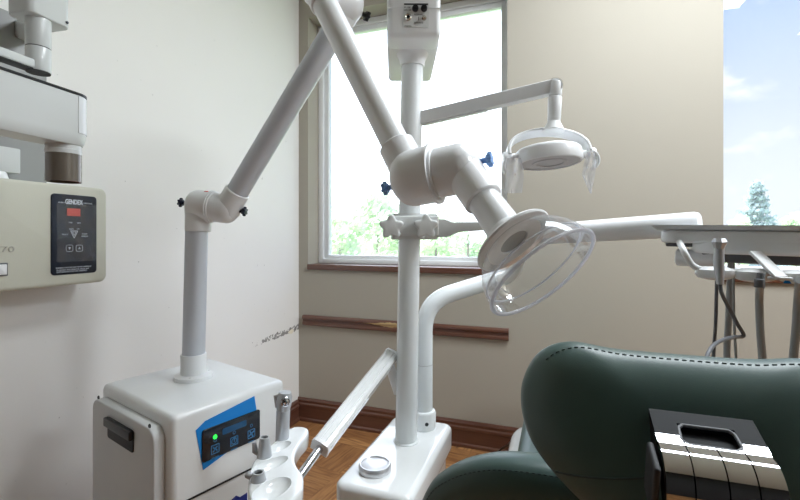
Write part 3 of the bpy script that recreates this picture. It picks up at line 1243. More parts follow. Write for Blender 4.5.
for s in (-1, 1):
    cyl(b, lmx @ V((s * 0.070, 0, 0)), lmx @ V((s * 0.095, 0, 0)), 0.011, 0.011, 20)
head = obj('lamp_head', b, M['white'], oplight)
b = NB()
lathe(b, [(0.0, -0.0175), (0.40, -0.0172), (0.42, -0.0195), (0.52, -0.0195), (0.54, -0.0172), (0.915, -0.0165), (0.915, -0.013), (0, -0.013)], lmx, 64, 0.079, 0.060)
obj('lens', b, M['lens'], head)
hl, hr = D(511, 168, 1.04), D(592, 158, 1.04)
for s, hp in ((-1, lmx @ V((-0.098, -0.004, -0.022))), (1, lmx @ V((0.098, -0.004, -0.018)))):
    b = NB()
    arc = []
    for k in range(15):
        a = math.radians(100 + 270 * k / 14) if s < 0 else math.radians(80 - 200 * k / 14)
        arc.append(hp + RT * (0.016 * math.cos(a)) + UP * (0.020 * math.sin(a)))
    sweep(b, arc, 1.0, section=[(x, y) for x, y in rrect(0.006, 0.022, 0.002, 3)], up=RT)
    obj('handle', b, M['satin'], oplight)


def sleeve(name, label, pts, seed):
    """crumpled thin film sheet: rows of (left px, right px, y px, depth)"""
    rnd = random.Random(seed)
    b = NB()
    rows = []
    nc = 9
    for j, (l, r, y, d) in enumerate(pts):
        rows.append([b.verts.new(D(l + (r - l) * i / (nc - 1), y + rnd.uniform(-.4, .4) * (j not in (0,)), d + 0.004 * math.sin(i * 1.1 + j * 0.8) + rnd.uniform(-.0012, .0012))) for i in range(nc)])
    for a, c in zip(rows, rows[1:]):
        for i in range(nc - 1):
            b.faces.new((a[i], a[i + 1], c[i + 1], c[i]))
    o = obj(name, b, M['bag'], None, 60)
    return tag(o, label, 'plastic sleeve', 'plastic sleeves on the lamp handles')


sleeve('plastic_sleeve', 'clear square plastic sleeve hanging on left handle of the dental light',
       [(507, 521, 158, 1.02), (506, 523, 166, 1.018), (505.5, 524, 175, 1.018), (505.5, 523, 184, 1.018), (505, 522, 193, 1.018)], 3)
sleeve('plastic_sleeve', 'clear pointed plastic sleeve hanging on right handle of the dental light',
       [(587, 594, 152, 1.02), (584.5, 596, 160, 1.018), (583, 596, 168, 1.018), (582, 595, 175, 1.018), (586, 593.5, 184, 1.018), (590, 591.5, 193.5, 1.018)], 5)

# ------------------------------------------------------------------ assistant arm and holder
zh = 0.655
aarm = thing('assistant_arm', 'white grooved assistant arm running from the pole down to the holder', 'support arm', (PB.x, PB.y, 0.65))
ab, at_ = D(321, 446, 0.90), D(391.0, 355.5, 1.20)
ad = (at_ - ab).normalized()
b = NB()
gs = [(-0.0195, -0.014), (-0.0195, 0.008), (-0.015, 0.014), (-0.0085, 0.015), (-0.0075, 0.0125), (-0.006, 0.0125), (-0.005, 0.015),
      (0.005, 0.015), (0.006, 0.0125), (0.0075, 0.0125), (0.0085, 0.015), (0.015, 0.014), (0.0195, 0.008), (0.0195, -0.014)]
nb_ = (UP * 0.85 - FW * 0.45 + RT * 0.25)
nb_ = (nb_ - ad * nb_.dot(ad)).normalized()
side_v = nb_.cross(ad).normalized()
sweep(b, [ab, ab + ad * 0.1, at_ - ad * 0.1, at_], 1.0, section=gs, up=side_v)
bar = obj('grooved_bar', b, M['gloss'], aarm, ang=25)
b = NB()
sweep(b, [ab - ad * 0.006, ab + ad * 0.002], 1.0, section=[(x * 0.96, (y * 1.06 + 0.0004)) for x, y in ((-0.021, -0.014), (-0.021, 0.008), (-0.016, 0.014), (0, 0.0155), (0.016, 0.014), (0.021, 0.008), (0.021, -0.014))], up=side_v)
obj('end_cap', b, M['white'], bar)
b = NB()
sweep(b, [at_ - ad * 0.002, at_ + ad * 0.006], 1.0, section=[(x * 0.96, (y * 1.06 + 0.0004)) for x, y in ((-0.021, -0.014), (-0.021, 0.008), (-0.016, 0.014), (0, 0.0155), (0.016, 0.014), (0.021, 0.008), (0.021, -0.014))], up=side_v)
obj('end_cap', b, M['white'], bar)
b = NB()
l0 = at_ - ad * 0.015 - UP * 0.012
l1 = D(398.5, 393, PD)
sweep(b, [l0, l1], 1.0, section=[(x, y) for x, y in rrect(0.012, 0.026, 0.004, 3)], up=FW)
cyl(b, l0 - side_v * 0.014, l0 + side_v * 0.014, 0.010, 0.010, 18)
obj('hinge_link', b, M['gloss'], aarm)
re = D(300, 476, 0.835)
b = NB(); cyl(b, re, ab + ad * 0.03, 0.0085, 0.0085, 24)
obj('chrome_rod', b, M['rod'], aarm, label='chrome rod')
# holder tray outline on its plane
out_px = [(308, 428), (307.5, 435), (301.5, 442), (296, 451), (295, 460), (298, 467), (303, 474), (303, 485), (298, 494), (288, 503), (272, 508), (256, 506), (249, 496),
          (248, 484), (250, 470), (254, 460), (262, 452), (270, 444.5), (279, 437), (286, 430), (297, 426)]
op = [on_z(x, y, zh) for x, y in out_px]
hc = sum(op, V()) / len(op)
op2 = closed_curve([(p.x, p.y) for p in op], 4)
holder_root = thing('instrument_holder', 'white curved assistant holder with scooped slots beside the white cabinet', 'instrument holder', (hc.x, hc.y, zh - 0.035))
b = NB()
prism(b, op2, zh - 0.034, zh, bev=0.006, seg=4)
hold = obj('holder_body', b, M['gloss'], holder_root)
cutb = NB()
for (px, py, rx, ry, rot) in ((278.5, 447, .017, .032, 34), (269, 465, .020, .044, 38), (272, 489, .027, .042, 26)):
    c = on_z(px, py, zh)
    bb = bmesh.new()
    bmesh.ops.create_uvsphere(bb, u_segments=28, v_segments=18, radius=1)
    bmesh.ops.scale(bb, vec=(rx, ry, 0.022), verts=bb.verts)
    merge(cutb, bb, T(c.x, c.y, zh + 0.004) @ Matrix.Rotation(YAW - math.radians(rot), 4, 'Z'))
cut = obj('cutter', cutb, M['white'], holder_root)
md = hold.modifiers.new('bool', 'BOOLEAN')
md.operation = 'DIFFERENCE'
md.object = cut
md.solver = 'EXACT'
bpy.context.view_layer.update()
dg = bpy.context.evaluated_depsgraph_get()
nm = bpy.data.meshes.new_from_object(hold.evaluated_get(dg))
hold.modifiers.clear()
old = hold.data
hold.data = nm
bpy.data.meshes.remove(old)
cm_ = cut.data
bpy.data.objects.remove(cut)
bpy.data.meshes.remove(cm_)
hold.data.set_sharp_from_angle(angle=math.radians(40))

# air-water syringe standing in the holder
def upright(px, y_top, z_bot, z_top, base_py):
    q = on_z(px, base_py, zh)
    return V((q.x, q.y, z_bot)), V((q.x, q.y, z_top))


q = on_z(282, 438, zh)
dS = (q - EYE).dot(FW)
zt_ = D(285, 392, dS).z
syr = thing('air_water_syringe', 'silver syringe standing at the back of the assistant holder', 'dental syringe', (q.x, q.y, zh - 0.02))
s0 = V((q.x, q.y, zh - 0.02)); s1 = V((q.x, q.y, zh + (zt_ - zh) * 0.62)) + RT * 0.003
b = NB()
cyl(b, s0, s1, 0.0145, 0.015, 32, 0.002)
obj('handle', b, M['satinsteel'], syr)
b = NB()
s2 = V((q.x, q.y, zt_)) + RT * 0.007
sweep(b, [s1, s1 + (s2 - s1) * 0.3, s1 + (s2 - s1) * 0.75, s2], [0.0145, 0.0165, 0.0165, 0.013], 20)
sh = obj('syringe_head', b, M['satinsteel'], syr)
b = NB()
bc = s1 + (s2 - s1) * 0.58 + RT * 0.005 - FW * 0.012
lathe(b, [(0, 0), (0.0105, 0), (0.0105, 0.004), (0.0085, 0.006), (0.007, 0.004), (0.006, 0.007), (0.003, 0.008), (0, 0.008)], frame(bc, RT * 0.5 - FW * 0.85 + UP * 0.1), 28)
obj('button', b, M['rod'], sh)
b = NB()
sweep(b, [s2 - RT * 0.012 - UP * 0.006, s2 - RT * 0.022 - UP * 0.008, s2 - RT * 0.020 - UP * 0.035], [0.004, 0.004, 0.002], 10)
obj('trigger', b, M['steel'], sh)
# two suction handpieces
for i, (px, py_top, py_base, r, lab) in enumerate(((264.5, 437, 456, 0.0095, 'grey suction handpiece with lever, upright in the middle slot of the holder'),
                                                  (258.5, 472, 480, 0.0105, 'grey suction handpiece sunk low in the front left edge of the holder'))):
    q = on_z(px, py_base, zh)
    dS = (q - EYE).dot(FW)
    zt_ = D(px, py_top, dS).z
    h = thing('suction_handpiece', lab, 'dental suction tip', (q.x, q.y, zh - 0.025))
    b = NB()
    L = zt_ - (zh - 0.025)
    lathe(b, [(0, 0), (r * 1.5, 0), (r * 1.6, L * 0.4), (r * 1.25, L * 0.7), (r, L), (r * 0.72, L), (r * 0.7, L - 0.012), (0, L - 0.012)], T(q.x, q.y, zh - 0.025), 28)
    obj('tip_body', b, M['satinsteel'], h)
    b = NB(); lathe(b, [(0, 0), (r * 0.71, 0), (0, 0.001)], T(q.x, q.y, zt_ - 0.004), 18)
    obj('tip_opening', b, M['black'], h)
    b = NB()
    lv = V((q.x, q.y, zh + 0.006)) - RT * (r * 1.6)
    sweep(b, [lv + RT * 0.004, lv - RT * 0.004 + UP * 0.004, lv - RT * 0.006 + UP * (0.022 if i == 0 else 0.006)], [0.006, 0.006, 0.004], 12)
    obj('lever', b, M['satinsteel'], h)

# ------------------------------------------------------------------ delivery unit on curved pipe
zc_ = on_z(424, 427, ZJ)
dP = (zc_ - EYE).dot(FW)
deliv = thing('delivery_unit', 'white dentist delivery unit on a bent white pipe arm, right of the pole', 'dental delivery unit', (zc_.x, zc_.y, ZJ))
b = NB()
lathe(b, [(0, 0), (0.034, 0), (0.035, 0.003), (0.035, 0.045), (0.032, 0.05), (0.026, 0.052), (0, 0.052)], T(zc_.x, zc_.y, ZJ), 40)
col_ = obj('pipe_collar', b, M['gloss'], deliv)
b = NB()
scr = V((zc_.x, zc_.y, ZJ + 0.022)) - FW * 0.0345 + RT * 0.006
lathe(b, [(0, 0), (0.0055, 0), (0.004, 0.002), (0, 0.002)], frame(scr, -FW + RT * 0.15), 14)
obj('screw', b, M['dark'], col_)
RP = 0.0255
rb_ = D(517, 273, 1.36); rb_u = D(517, 236, 1.36)
pz = D(424, 302, dP).z
b = NB()
pipe = bend([V((zc_.x, zc_.y, ZJ + 0.04)), V((zc_.x, zc_.y, pz)), rb_, rb_u], 0.11, 12)
sweep(b, pipe, RP, 28)
pp = obj('bent_pipe', b, M['pole'], deliv)
b = NB()
lathe(b, [(0.0256, 0), (0.0262, 0.0006), (0.0256, 0.0012)], T(zc_.x, zc_.y, D(424, 364, dP).z), 36)
obj('pipe_seam', b, M['hose'], pp)
ae = D(691, 224.5, 1.045)
b = NB()
al = (ae - rb_u)
prof = []
Lr = al.length + 0.02
prof = [(0, -0.03), (0.018, -0.028), (0.028, -0.018), (0.030, 0.0), (0.030, Lr - 0.012), (0.027, Lr - 0.003), (0.022, Lr), (0, Lr)]
lathe(b, prof, frame(rb_u, al), 40)
obj('long_arm', b, M['white'], deliv)
# tray head, sagging about two degrees to the right
tl = D(661, 230, 0.90)
sag = Matrix.Rotation(math.radians(1.2), 4, 'Y')
UY = (FW + RT * 0.615).normalized()
UX = (RT - FW * 0.615).normalized()
tm = axes(tl, UX, UY, UP) @ sag            # x right, y away, z up; origin at the top front left corner
ths = 24 * 0.90 / FPX
b = NB()
TW, TD = 0.52, 0.24
prism(b, [(x + TW / 2, y + TD / 2) for x, y in rrect(TW, TD, 0.03, 8)], -0.026, 0, tm, 0.006)
prism(b, [(x + 0.055 + (TW - 0.07) / 2, y + TD / 2) for x, y in rrect(TW - 0.07, TD, 0.03, 8)], -0.046, -0.012, tm, 0.010)
tb_ = obj('unit_body', b, M['white'], deliv)
b = NB()
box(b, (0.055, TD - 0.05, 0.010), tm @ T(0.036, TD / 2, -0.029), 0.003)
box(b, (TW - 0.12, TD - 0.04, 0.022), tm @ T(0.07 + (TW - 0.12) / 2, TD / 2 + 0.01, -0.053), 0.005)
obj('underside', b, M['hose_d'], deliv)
b = NB()
cyl(b, D(675.5, 257, 0.93), D(722, 260, 0.88), 0.018, 0.018, 28, 0.006)
obj('under_pod', b, M['white'], deliv)
b = NB()
for x_ in (0.058, 0.075):
    sweep(b, [tm @ V((x_, 0.05, -0.040)), tm @ V((x_ + 0.002, 0.045, -0.050)), tm @ V((x_ + 0.009, 0.045, -0.055)), tm @ V((x_ + 0.012, 0.045, -0.050))], 0.0032, 10)
obj('hose_hook', b, M['dark'], deliv)
# front holder rail
DH = 0.83


def HP(px, py, d=None):
    if d is None:
        d = 0.845 - (px - 700) * 0.00072
    elif d < 0.826 and py < 300:
        d = d - 0.006 - max(0, px - 720) * 0.0006
    return D(px, py, d)


b = NB()
railp = bend([HP(679.5, 242, 0.88), HP(684, 252, 0.85), HP(692, 266), HP(704, 270.5), HP(745, 272), HP(800, 275), HP(850, 277)], 0.03, 6)
sweep(b, railp, [0.0058] * len(railp), 16)
hr_ = obj('holder_rail', b, M['satin'], deliv)
for px, py in ((715, 273), (755, 275), (801, 277)):
    b = NB()
    hm_ = axes(HP(px, py), UX, UY, UP)
    lathe(b, [(0, -0.010), (0.5, -0.0098), (0.85, -0.007), (1, -0.001), (0.95, 0.005), (0.6, 0.0095), (0, 0.010)], hm_ @ Matrix.Diagonal((1, 1, 1.25, 1)), 36, 0.033, 0.018)
    lathe(b, [(0, -0.014), (0.4, -0.013), (0.75, -0.009), (0.8, -0.006), (0, -0.004)], hm_, 30, 0.024, 0.016)
    obj('holder_cup', b, M['satin'], hr_)
b = NB()
sweep(b, [D(755, 252, 0.815), D(781, 277.5, 0.770)], 1.0, section=[(x, y) for x, y in rrect(0.006, 0.028, 0.002, 3)], up=UP)
box(b, (0.034, 0.008, 0.006), axes(D(780, 278.5, 0.768), UX, UY, UP), 0.002)
br = obj('rail_bracket', b, M['satin'], deliv)
b = NB()
prism(b, [(-0.006, -0.004), (0.006, -0.004), (0, 0.005)], 0, 0.002, axes(D(787, 281, 0.765), UX, UP, -UY))
obj('blue_marker', b, M['sticker'], hr_, label='small blue triangle')
# steel tray lying on the unit
b = NB()
tp0 = tm @ V((-0.018, -0.004, 0.0045))
poly = rrect(TW + 0.01, 0.140, 0.012, 5)
tmx = tm @ T(TW / 2 - 0.012, 0.066, 0.0)
bb = bmesh.new()
rings = []
for (inset, z) in ((0.010, 0.0005), (0.006, 0.003), (0.001, 0.0088), (-0.001, 0.0096), (-0.001, 0.0108), (0.003, 0.0104), (0.009, 0.0045), (0.012, 0.0030)):
    rings.append([bb.verts.new((x, y, z)) for x, y in rrect(TW + 0.012 - 2 * inset, 0.142 - 2 * inset, max(0.004, 0.014 - inset), 5)])
for a, c in zip(rings, rings[1:]):
    n = len(a)
    for i in range(n):
        bb.faces.new((a[i], a[(i + 1) % n], c[(i + 1) % n], c[i]))
bb.faces.new(rings[0][::-1])
bb.faces.new(rings[-1])
bmesh.ops.recalc_face_normals(bb, faces=bb.faces)
merge(b, bb, tmx)
o = obj('instrument_tray', b, M['traysteel'])
tag(o, 'flat stainless steel tray lying on top of the delivery unit', 'tray')

# instruments on the rail with their hoses
sy = thing('air_water_syringe', 'silver syringe hanging from the leftmost holder of the delivery unit rail', 'dental syringe', HP(719.5, 283, 0.81))
b = NB()
a0, a1, a2 = HP(720, 284, 0.81), HP(718.8, 262, 0.808), HP(719.3, 247, 0.806)
sweep(b, [a0, a0 + (a1 - a0) * 0.5, a1, a2], [0.0056, 0.0078, 0.0088, 0.0078], 20)
obj('handle', b, M['satinsteel'], sy)
b = NB()
n0, n1, n2 = HP(719.2, 249, 0.806), HP(719.5, 241.5, 0.804), HP(719.5, 238.5, 0.804)
sweep(b, [n0, n1, n2], [0.0075, 0.0130, 0.0095], 8)
obj('syringe_head', b, M['satinsteel'], sy)
b = NB()
hp_ = [HP(720, 284, 0.81), HP(722, 294, 0.81), HP(730, 310, 0.812), HP(738, 325, 0.815), HP(743.2, 333.5, 0.82), HP(742.5, 336.5, 0.82), HP(735, 337, 0.80), HP(724, 339.5, 0.77), HP(714, 345, 0.74), HP(708, 354, 0.72), HP(706, 366, 0.70), HP(707, 395, 0.72), HP(710, 412, 0.80), HP(712, 400, 0.90), HP(713.5, 355, .95), HP(715.5, 325, .95), HP(716.5, 290, .95), HP(717, 262, .95)]
sweep(b, path(hp_, 6), 0.0034, 12)
obj('hose', b, M['hose_d'], sy, label='dark kinked hose')

hd2 = thing('hose_handpiece', 'grey hose connector hanging from the middle holder of the delivery unit rail', 'dental handpiece', HP(760, 287, 0.81))
b = NB()
cyl(b, HP(761, 273, 0.812), HP(760.4, 288, 0.81), 0.0062, 0.0068, 20, 0.001)
cyl(b, HP(759.6, 279, 0.806), HP(759.4, 287.5, 0.806), 0.0078, 0.0078, 20, 0.001)
obj('connector', b, M['hose_d'], hd2)
b = NB()
sweep(b, path([HP(760, 284, 0.81), HP(759.2, 300, 0.812), HP(760.2, 330, 0.815), HP(762.5, 362, 0.82), HP(763, 400, 0.84), HP(756, 425, 0.88), HP(742, 425, 0.93), HP(731, 402, 0.95), HP(727, 358, 0.95), HP(728.5, 320, 0.95), HP(731, 262, 0.95)], 6), 0.0064, 14)
obj('hose', b, M['hose'], hd2)

hd3 = thing('hose_handpiece', 'beige hose hanging from the holder at the right end of the delivery unit rail', 'dental handpiece', HP(799, 287, 0.81))
b = NB()
sweep(b, path([HP(800, 280, 0.81), HP(798, 300, 0.812), HP(796, 330, 0.815), HP(793, 362, 0.82), HP(791, 400, 0.84), HP(796, 425, 0.90), HP(806, 400, 0.92), HP(812, 330, 0.93), HP(812, 268, 0.93)], 6), 0.0068, 14)
obj('hose', b, M['hose'], hd3)
# thin lines falling behind the rail
for i, (ps, r, mt, lab) in enumerate((
        ([(733.5, 262, .90), (733.5, 295, .90), (734.5, 330, .90), (736, 358, .90), (737, 395, .92), (735, 410, .97), (731, 395, 1.02), (728.5, 330, 1.03), (730.5, 262, 1.03)], .0026, 'hose', 'very thin pale hose falling beside the thick grey hose'),)):
    b = NB()
    sweep(b, path([D(*p) for p in ps], 6), r, 10)
    o = obj('hanging_hose', b, M[mt])
    tag(o, lab, 'hose')

# ------------------------------------------------------------------ dental chair
CX = 0.112
chair = thing('dental_chair', 'dark green leather dental chair seen from behind its headrest', 'dental chair', (CX, 1.1, 0))


def tilt(p, a):
    """local x right, y = front normal (away from viewer), z = up the cushion; a>0 leans the top away"""
    a = math.radians(a)
    return axes(p, (1, 0, 0), (0, math.cos(a), -math.sin(a)), (0, math.sin(a), math.cos(a)))


def sym(h):
    return h + [(-x, z) for x, z in h[::-1]]


hr_out = closed_curve(sym([(0.05, 0.079), (0.098, 0.083), (0.128, 0.070), (0.144, 0.042), (0.1455, 0.012), (0.135, -0.018), (0.113, -0.044), (0.083, -0.068), (0.05, -0.088), (0.02, -0.096)][::-1])[::-1], 6)
HM = tilt((CX, 0.462, 0.912), 17)
b = NB()
cushion(b, hr_out, 0.036, 0.055, HM, eb=3.0, ef=3.6)
hrest = obj('headrest', b, M['leather'], chair, ang=180)


def stitches(outline, mtx, s, y, step=0.0062, ln=0.0036, r=0.00055, sel=None):
    b = NB()
    n = len(outline)
    cx = sum(p[0] for p in outline) / n
    cz = sum(p[1] for p in outline) / n
    pts = [V((cx + (u - cx) * s, y, cz + (v - cz) * s)) for u, v in outline]
    acc = 0
    nxt = 0
    for i in range(n):
        a, c = pts[i], pts[(i + 1) % n]
        L = (c - a).length
        while nxt <= acc + L:
            t = (nxt - acc) / L
            p = a.lerp(c, t)
            if sel is None or sel(p):
                d = (c - a).normalized()
                box(b, (ln, r * 2.0, r * 2.2), mtx @ frame(p, V((0, 1, 0)), d) @ Matrix.Rotation(PI / 2, 4, 'X'), r * 0.5, 1)
            nxt += step
        acc += L
    return b


def seam(outline, mtx, s, y, r=0.0011):
    n = len(outline)
    cx = sum(p[0] for p in outline) / n
    cz = sum(p[1] for p in outline) / n
    pts = [mtx @ V((cx + (u - cx) * s, y, cz + (v - cz) * s)) for u, v in outline]
    b = NB()
    sweep(b, pts + [pts[0]], r, 8)
    return b


ys = -0.036 * (1 - 0.975 ** 3.0) ** 0.5
obj('stitching', stitches(hr_out, HM, 0.925, -0.036 * (1 - 0.925 ** 3) ** 0.5 - 0.0002, sel=lambda p: p.z > 0.055 and abs(p.x) < 0.122), M['stitch'], hrest)


def surf_y(outline, u, v, t, e):
    n = len(outline)
    cx = sum(p[0] for p in outline) / n
    cz = sum(p[1] for p in outline) / n
    a = math.atan2(v - cz, u - cx)
    best = min(outline, key=lambda p: abs((math.atan2(p[1] - cz, p[0] - cx) - a + PI) % (2 * PI) - PI))
    s_ = min(0.9999, math.hypot(u - cx, v - cz) / math.hypot(best[0] - cx, best[1] - cz))
    return -t * (1 - s_ ** e) ** 0.5


b = NB()
low = []
for k in range(41):
    u = -0.112 + 0.224 * k / 40
    v = -0.040 + 0.022 * max(0.0, 1 - abs(u) / 0.112) ** 1.6
    low.append(HM @ V((u, surf_y(hr_out, u, v, 0.036, 3.0) - 0.0001, v)))
sweep(b, low, 0.0010, 8)
obj('lower_seam', b, M['stitch'], hrest)
# backrest
bk_out = closed_curve(sym([(0.06, 0.012), (0.14, 0.012), (0.19, 0.004), (0.232, -0.018), (0.266, -0.056), (0.280, -0.12), (0.262, -0.25), (0.23, -0.38), (0.20, -0.45), (0.08, -0.47)][::-1])[::-1], 5)
BM_ = tilt((CX, 0.515, 0.832), -18)
b = NB()
cushion(b, bk_out, 0.030, 0.060, BM_, eb=6.0, ef=5.0)
brest = obj('backrest', b, M['leather'], chair, ang=180)
obj('stitching', stitches(bk_out, BM_, 0.986, -0.030 * (1 - 0.986 ** 6) ** 0.5 - 0.0002, sel=lambda p: p.z > -0.2), M['stitch'], brest)
# chrome headrest slide
pr = [V((0, 0.432 - 0.037 * k / 11, 0.9500 - 0.0135 * k / 11)) for k in range(12)]
for k in range(1, 25):
    a = math.radians(80 - 135 * k / 24)
    pr.append(V((0, 0.394 - 0.026 * math.cos(a), 0.9105 + 0.026 * math.sin(a))))
X0, X1 = CX - 0.0355, CX + 0.0395


def strip(bm, xa, xb, off, i0=0, i1=None, flare=0.0, thick=0.006):
    b = bmesh.new()
    pts = pr[i0:i1]
    n = len(pts)
    A, C, A2, C2 = [], [], [], []
    for i, p in enumerate(pts):
        t = (pts[min(i + 1, n - 1)] - pts[max(0, i - 1)]).normalized()
        nn = V((0, -t.z, t.y))
        if nn.y > 0 and nn.z < 0:
            nn = -nn
        nn = V((0, t.z, -t.y))
        if nn.dot(V((0, -1, 0.6))) < 0:
            nn = -nn
        q = p + nn * off
        q2 = p + nn * (off - thick)
        f = flare * (i / max(1, n - 1))
        A.append(b.verts.new((xa - f * 0.2, q.y, q.z))); C.append(b.verts.new((xb + f, q.y, q.z)))
        A2.append(b.verts.new((xa - f * 0.2, q2.y, q2.z))); C2.append(b.verts.new((xb + f, q2.y, q2.z)))
    for i in range(n - 1):
        b.faces.new((A[i], C[i], C[i + 1], A[i + 1]))
        b.faces.new((A2[i], A2[i + 1], C2[i + 1], C2[i]))
        b.faces.new((A[i], A[i + 1], A2[i + 1], A2[i]))
        b.faces.new((C[i], C2[i], C2[i + 1], C[i + 1]))
    b.faces.new((A[0], A2[0], C2[0], C[0]))
    b.faces.new((A[-1], C[-1], C2[-1], A2[-1]))
    bmesh.ops.recalc_face_normals(b, faces=b.faces)
    merge(bm, b)


b = NB()
strip(b, X0, X0 + 0.018, 0.0, 8, 11)
strip(b, X1 - 0.017, X1, 0.0, 8, 11)
gaps = [X0, X0 + 0.019, X0 + 0.040, X0 + 0.058, X1]
for g0, g1 in zip(gaps, gaps[1:]):
    strip(b, g0 + 0.0005, g1 - 0.0005, 0.0, 10, None, 0.0)
slide = obj('headrest_slide', b, M['chrome'], chair, ang=30, label='polished chrome headrest slide')
b = NB()
strip(b, X0 + 0.001, X1 - 0.001, -0.0062, 0, None, 0, 0.02)
obj('slide_core', b, M['cover'], slide)
b = NB()
strip(b, X0, X1, 0.0, 0, 5)
strip(b, X0, X0 + 0.018, 0.0, 4, 9)
strip(b, X1 - 0.017, X1, 0.0, 4, 9)
obj('upper_cover', b, M['cover'], slide)
b = NB()
loop_ = []
for i_, xx in ((4, X0 + 0.022), (4, X1 - 0.021), (5, X1 - 0.0175), (9, X1 - 0.0165), (10, X1 - 0.021), (10, X0 + 0.022), (9, X0 + 0.0175), (5, X0 + 0.0185)):
    loop_.append(V((xx, pr[i_].y, pr[i_].z - 0.0012)))
sweep(b, bend(loop_ + [loop_[0]], 0.004, 4), 0.0015, 10)
obj('slot_lip', b, M['hose_d'], slide)
b = NB()
box(b, (0.005, 0.03, 0.045), T(X0 - 0.006, 0.385, 0.912) @ Matrix.Rotation(0.3, 4, 'X'), 0.002)
obj('release_lever', b, M['dark'], slide)
# seat, legrest, shells and base
b = NB()
prism(b, [(x + CX, y + 1.17) for x, y in rrect(0.49, 0.60, 0.10, 8)], 0.36, 0.515, bev=0.05, seg=5)
shell = obj('seat_shell', b, M['gloss'], chair, label='white moulded seat shell')
b = NB()
prism(b, [(x + CX, y + 1.25) for x, y in rrect(0.40, 0.72, 0.08, 8)], 0.53, 0.60, bev=0.03, seg=4)
obj('seat', b, M['leather'], chair)
b = NB()
box(b, (0.36, 0.50, 0.07), T(CX, 1.83, 0.545) @ Matrix.Rotation(math.radians(-6), 4, 'X'), 0.03, 4)
obj('leg_rest', b, M['leather'], chair)
b = NB()
prism(b, [(x + CX, y + 1.15) for x, y in rrect(0.22, 0.34, 0.05, 6)], 0.06, 0.37)
prism(b, [(x + CX, y + 1.2) for x, y in rrect(0.40, 0.66, 0.08, 6)], 0.0, 0.07, bev=0.02)
obj('chair_base', b, M['gloss'], chair)
b = NB()
box(b, (0.10, 0.05, 0.42), tilt((CX, 0.66, 0.62), -18), 0.01)
box(b, (0.06, 0.02, 0.20), T(CX, 0.447, 0.77) @ Matrix.Rotation(math.radians(12), 4, 'X'), 0.008)
obj('back_support', b, M['dark'], chair)
# loose cable by the wall
b = NB()
cb = [on_z(470, 480, 0.006), on_z(485, 471, 0.006), D(499, 451.5, 1.95), D(507, 446, 1.85), D(514.5, 440.5, 1.72), V((-0.06, 1.473, 0.44))]
sweep(b, path(cb, 6), 0.0055, 10)
tag(obj('power_cable', b, M['black']), 'black cable running from the floor up to the white chair shell', 'cable')

# ------------------------------------------------------------------ wall x-ray control and head
XF = -1.335
cor = [on_plane(px, py, (XF, 0, 0), V((1, 0, 0))) for px, py in ((107.5, 189), (107.5, 281.5), (0, 177), (0, 291))]
yr = cor[0].y
zt2, zb2 = cor[0].z, cor[1].z
yl = yr - 0.40
xray = thing('xray_control_box', 'beige wall-mounted x-ray control box with navy touch panel', 'x-ray control box', (XL, (yl + yr) / 2, zb2))
b = NB()
xm = axes((XL + 0.001, (yl + yr) / 2, (zt2 + zb2) / 2), (0, 1, 0), (0, 0, 1), (1, 0, 0))
prism(b, rrect(yr - yl, zt2 - zb2, 0.022, 6), 0, XF - XL - 0.001, xm, 0.010, 4)
hs = obj('housing', b, M['xray'], xray)


def onx(px, py):
    return on_plane(px, py, (XF, 0, 0), V((1, 0, 0)))


def xfm(px, py, off=0.0):
    p = onx(px, py)
    return axes((XF + off, p.y, p.z), (0, 1, 0), (0, 0, 1), (1, 0, 0))


pq = [onx(*q) for q in ((50.5, 193), (96.2, 197), (96.2, 272.5), (50.5, 275.5))]
pyc, pzc = (pq[0].y + pq[1].y) / 2, (pq[0].z + pq[1].z + pq[2].z + pq[3].z) / 4
pwd = pq[1].y - pq[0].y
pht = ((pq[0].z - pq[3].z) + (pq[1].z - pq[2].z)) / 2
fx_ = axes((XF, pyc, pzc), (0, 1, 0), (0, 0, 1), (1, 0, 0))
b = NB(); prism(b, rrect(pwd, pht, 0.010), -0.001, 0.002, fx_, 0.0008)
fp = obj('touch_panel', b, M['film'], xray, label='navy membrane touch panel')
b = NB(); prism(b, rrect(0.0375, 0.0225, 0.001), 0, 0.0008, xfm(73.2, 212.3, 0.002))
obj('display_window', b, M['red'], fp, label='red display window')
b = NB()
text(b, 'GENDEX', 0.019, xfm(73.5, 202.3, 0.0021), 0.0006, w=0.050, off=0.0007)
text(b, 'X-RAY', 0.006, xfm(61, 202.6, 0.0021), 0.0003, w=0.018)
text(b, 'CONTROL', 0.006, xfm(87, 203.6, 0.0021), 0.0003, w=0.030)
obj('panel_lettering', b, M['print_w'], fp)
b = NB()
text(b, 'TIME', 0.0055, xfm(70, 222.7, 0.0021), 0.0003, w=0.011)
text(b, 'SEC', 0.0055, xfm(78.5, 223, 0.0021), 0.0003, w=0.011)
text(b, 'READY', 0.0055, xfm(71, 229, 0.0021), 0.0003, w=0.013)
text(b, 'ON', 0.0055, xfm(77.5, 229, 0.0021), 0.0003, w=0.007)
text(b, 'SELECT', 0.0055, xfm(64.5, 234.5, 0.0021), 0.0003, w=0.017)
text(b, 'X-RAY', 0.0055, xfm(84, 234, 0.0021), 0.0003, w=0.017)
text(b, 'EMISSION', 0.0055, xfm(84.2, 236.3, 0.0021), 0.0003, w=0.019)
obj('panel_lettering', b, M['print_w'], fp)
b = NB()
for k, (s, y_) in enumerate((('WARNING: THIS X-RAY UNIT MAY BE DANGEROUS', 267.2), ('TO PATIENT AND OPERATOR UNLESS SAFE', 269.4), ('EXPOSURE FACTORS ARE OBSERVED', 271.3))):
    text(b, s, 0.0055, xfm(73.6 - k * 0.9, y_, 0.0021), 0.0003, w=0.100 - k * 0.008)
obj('warning_text', b, M['print_w'], fp)
b = NB()
# warning triangle and two keys


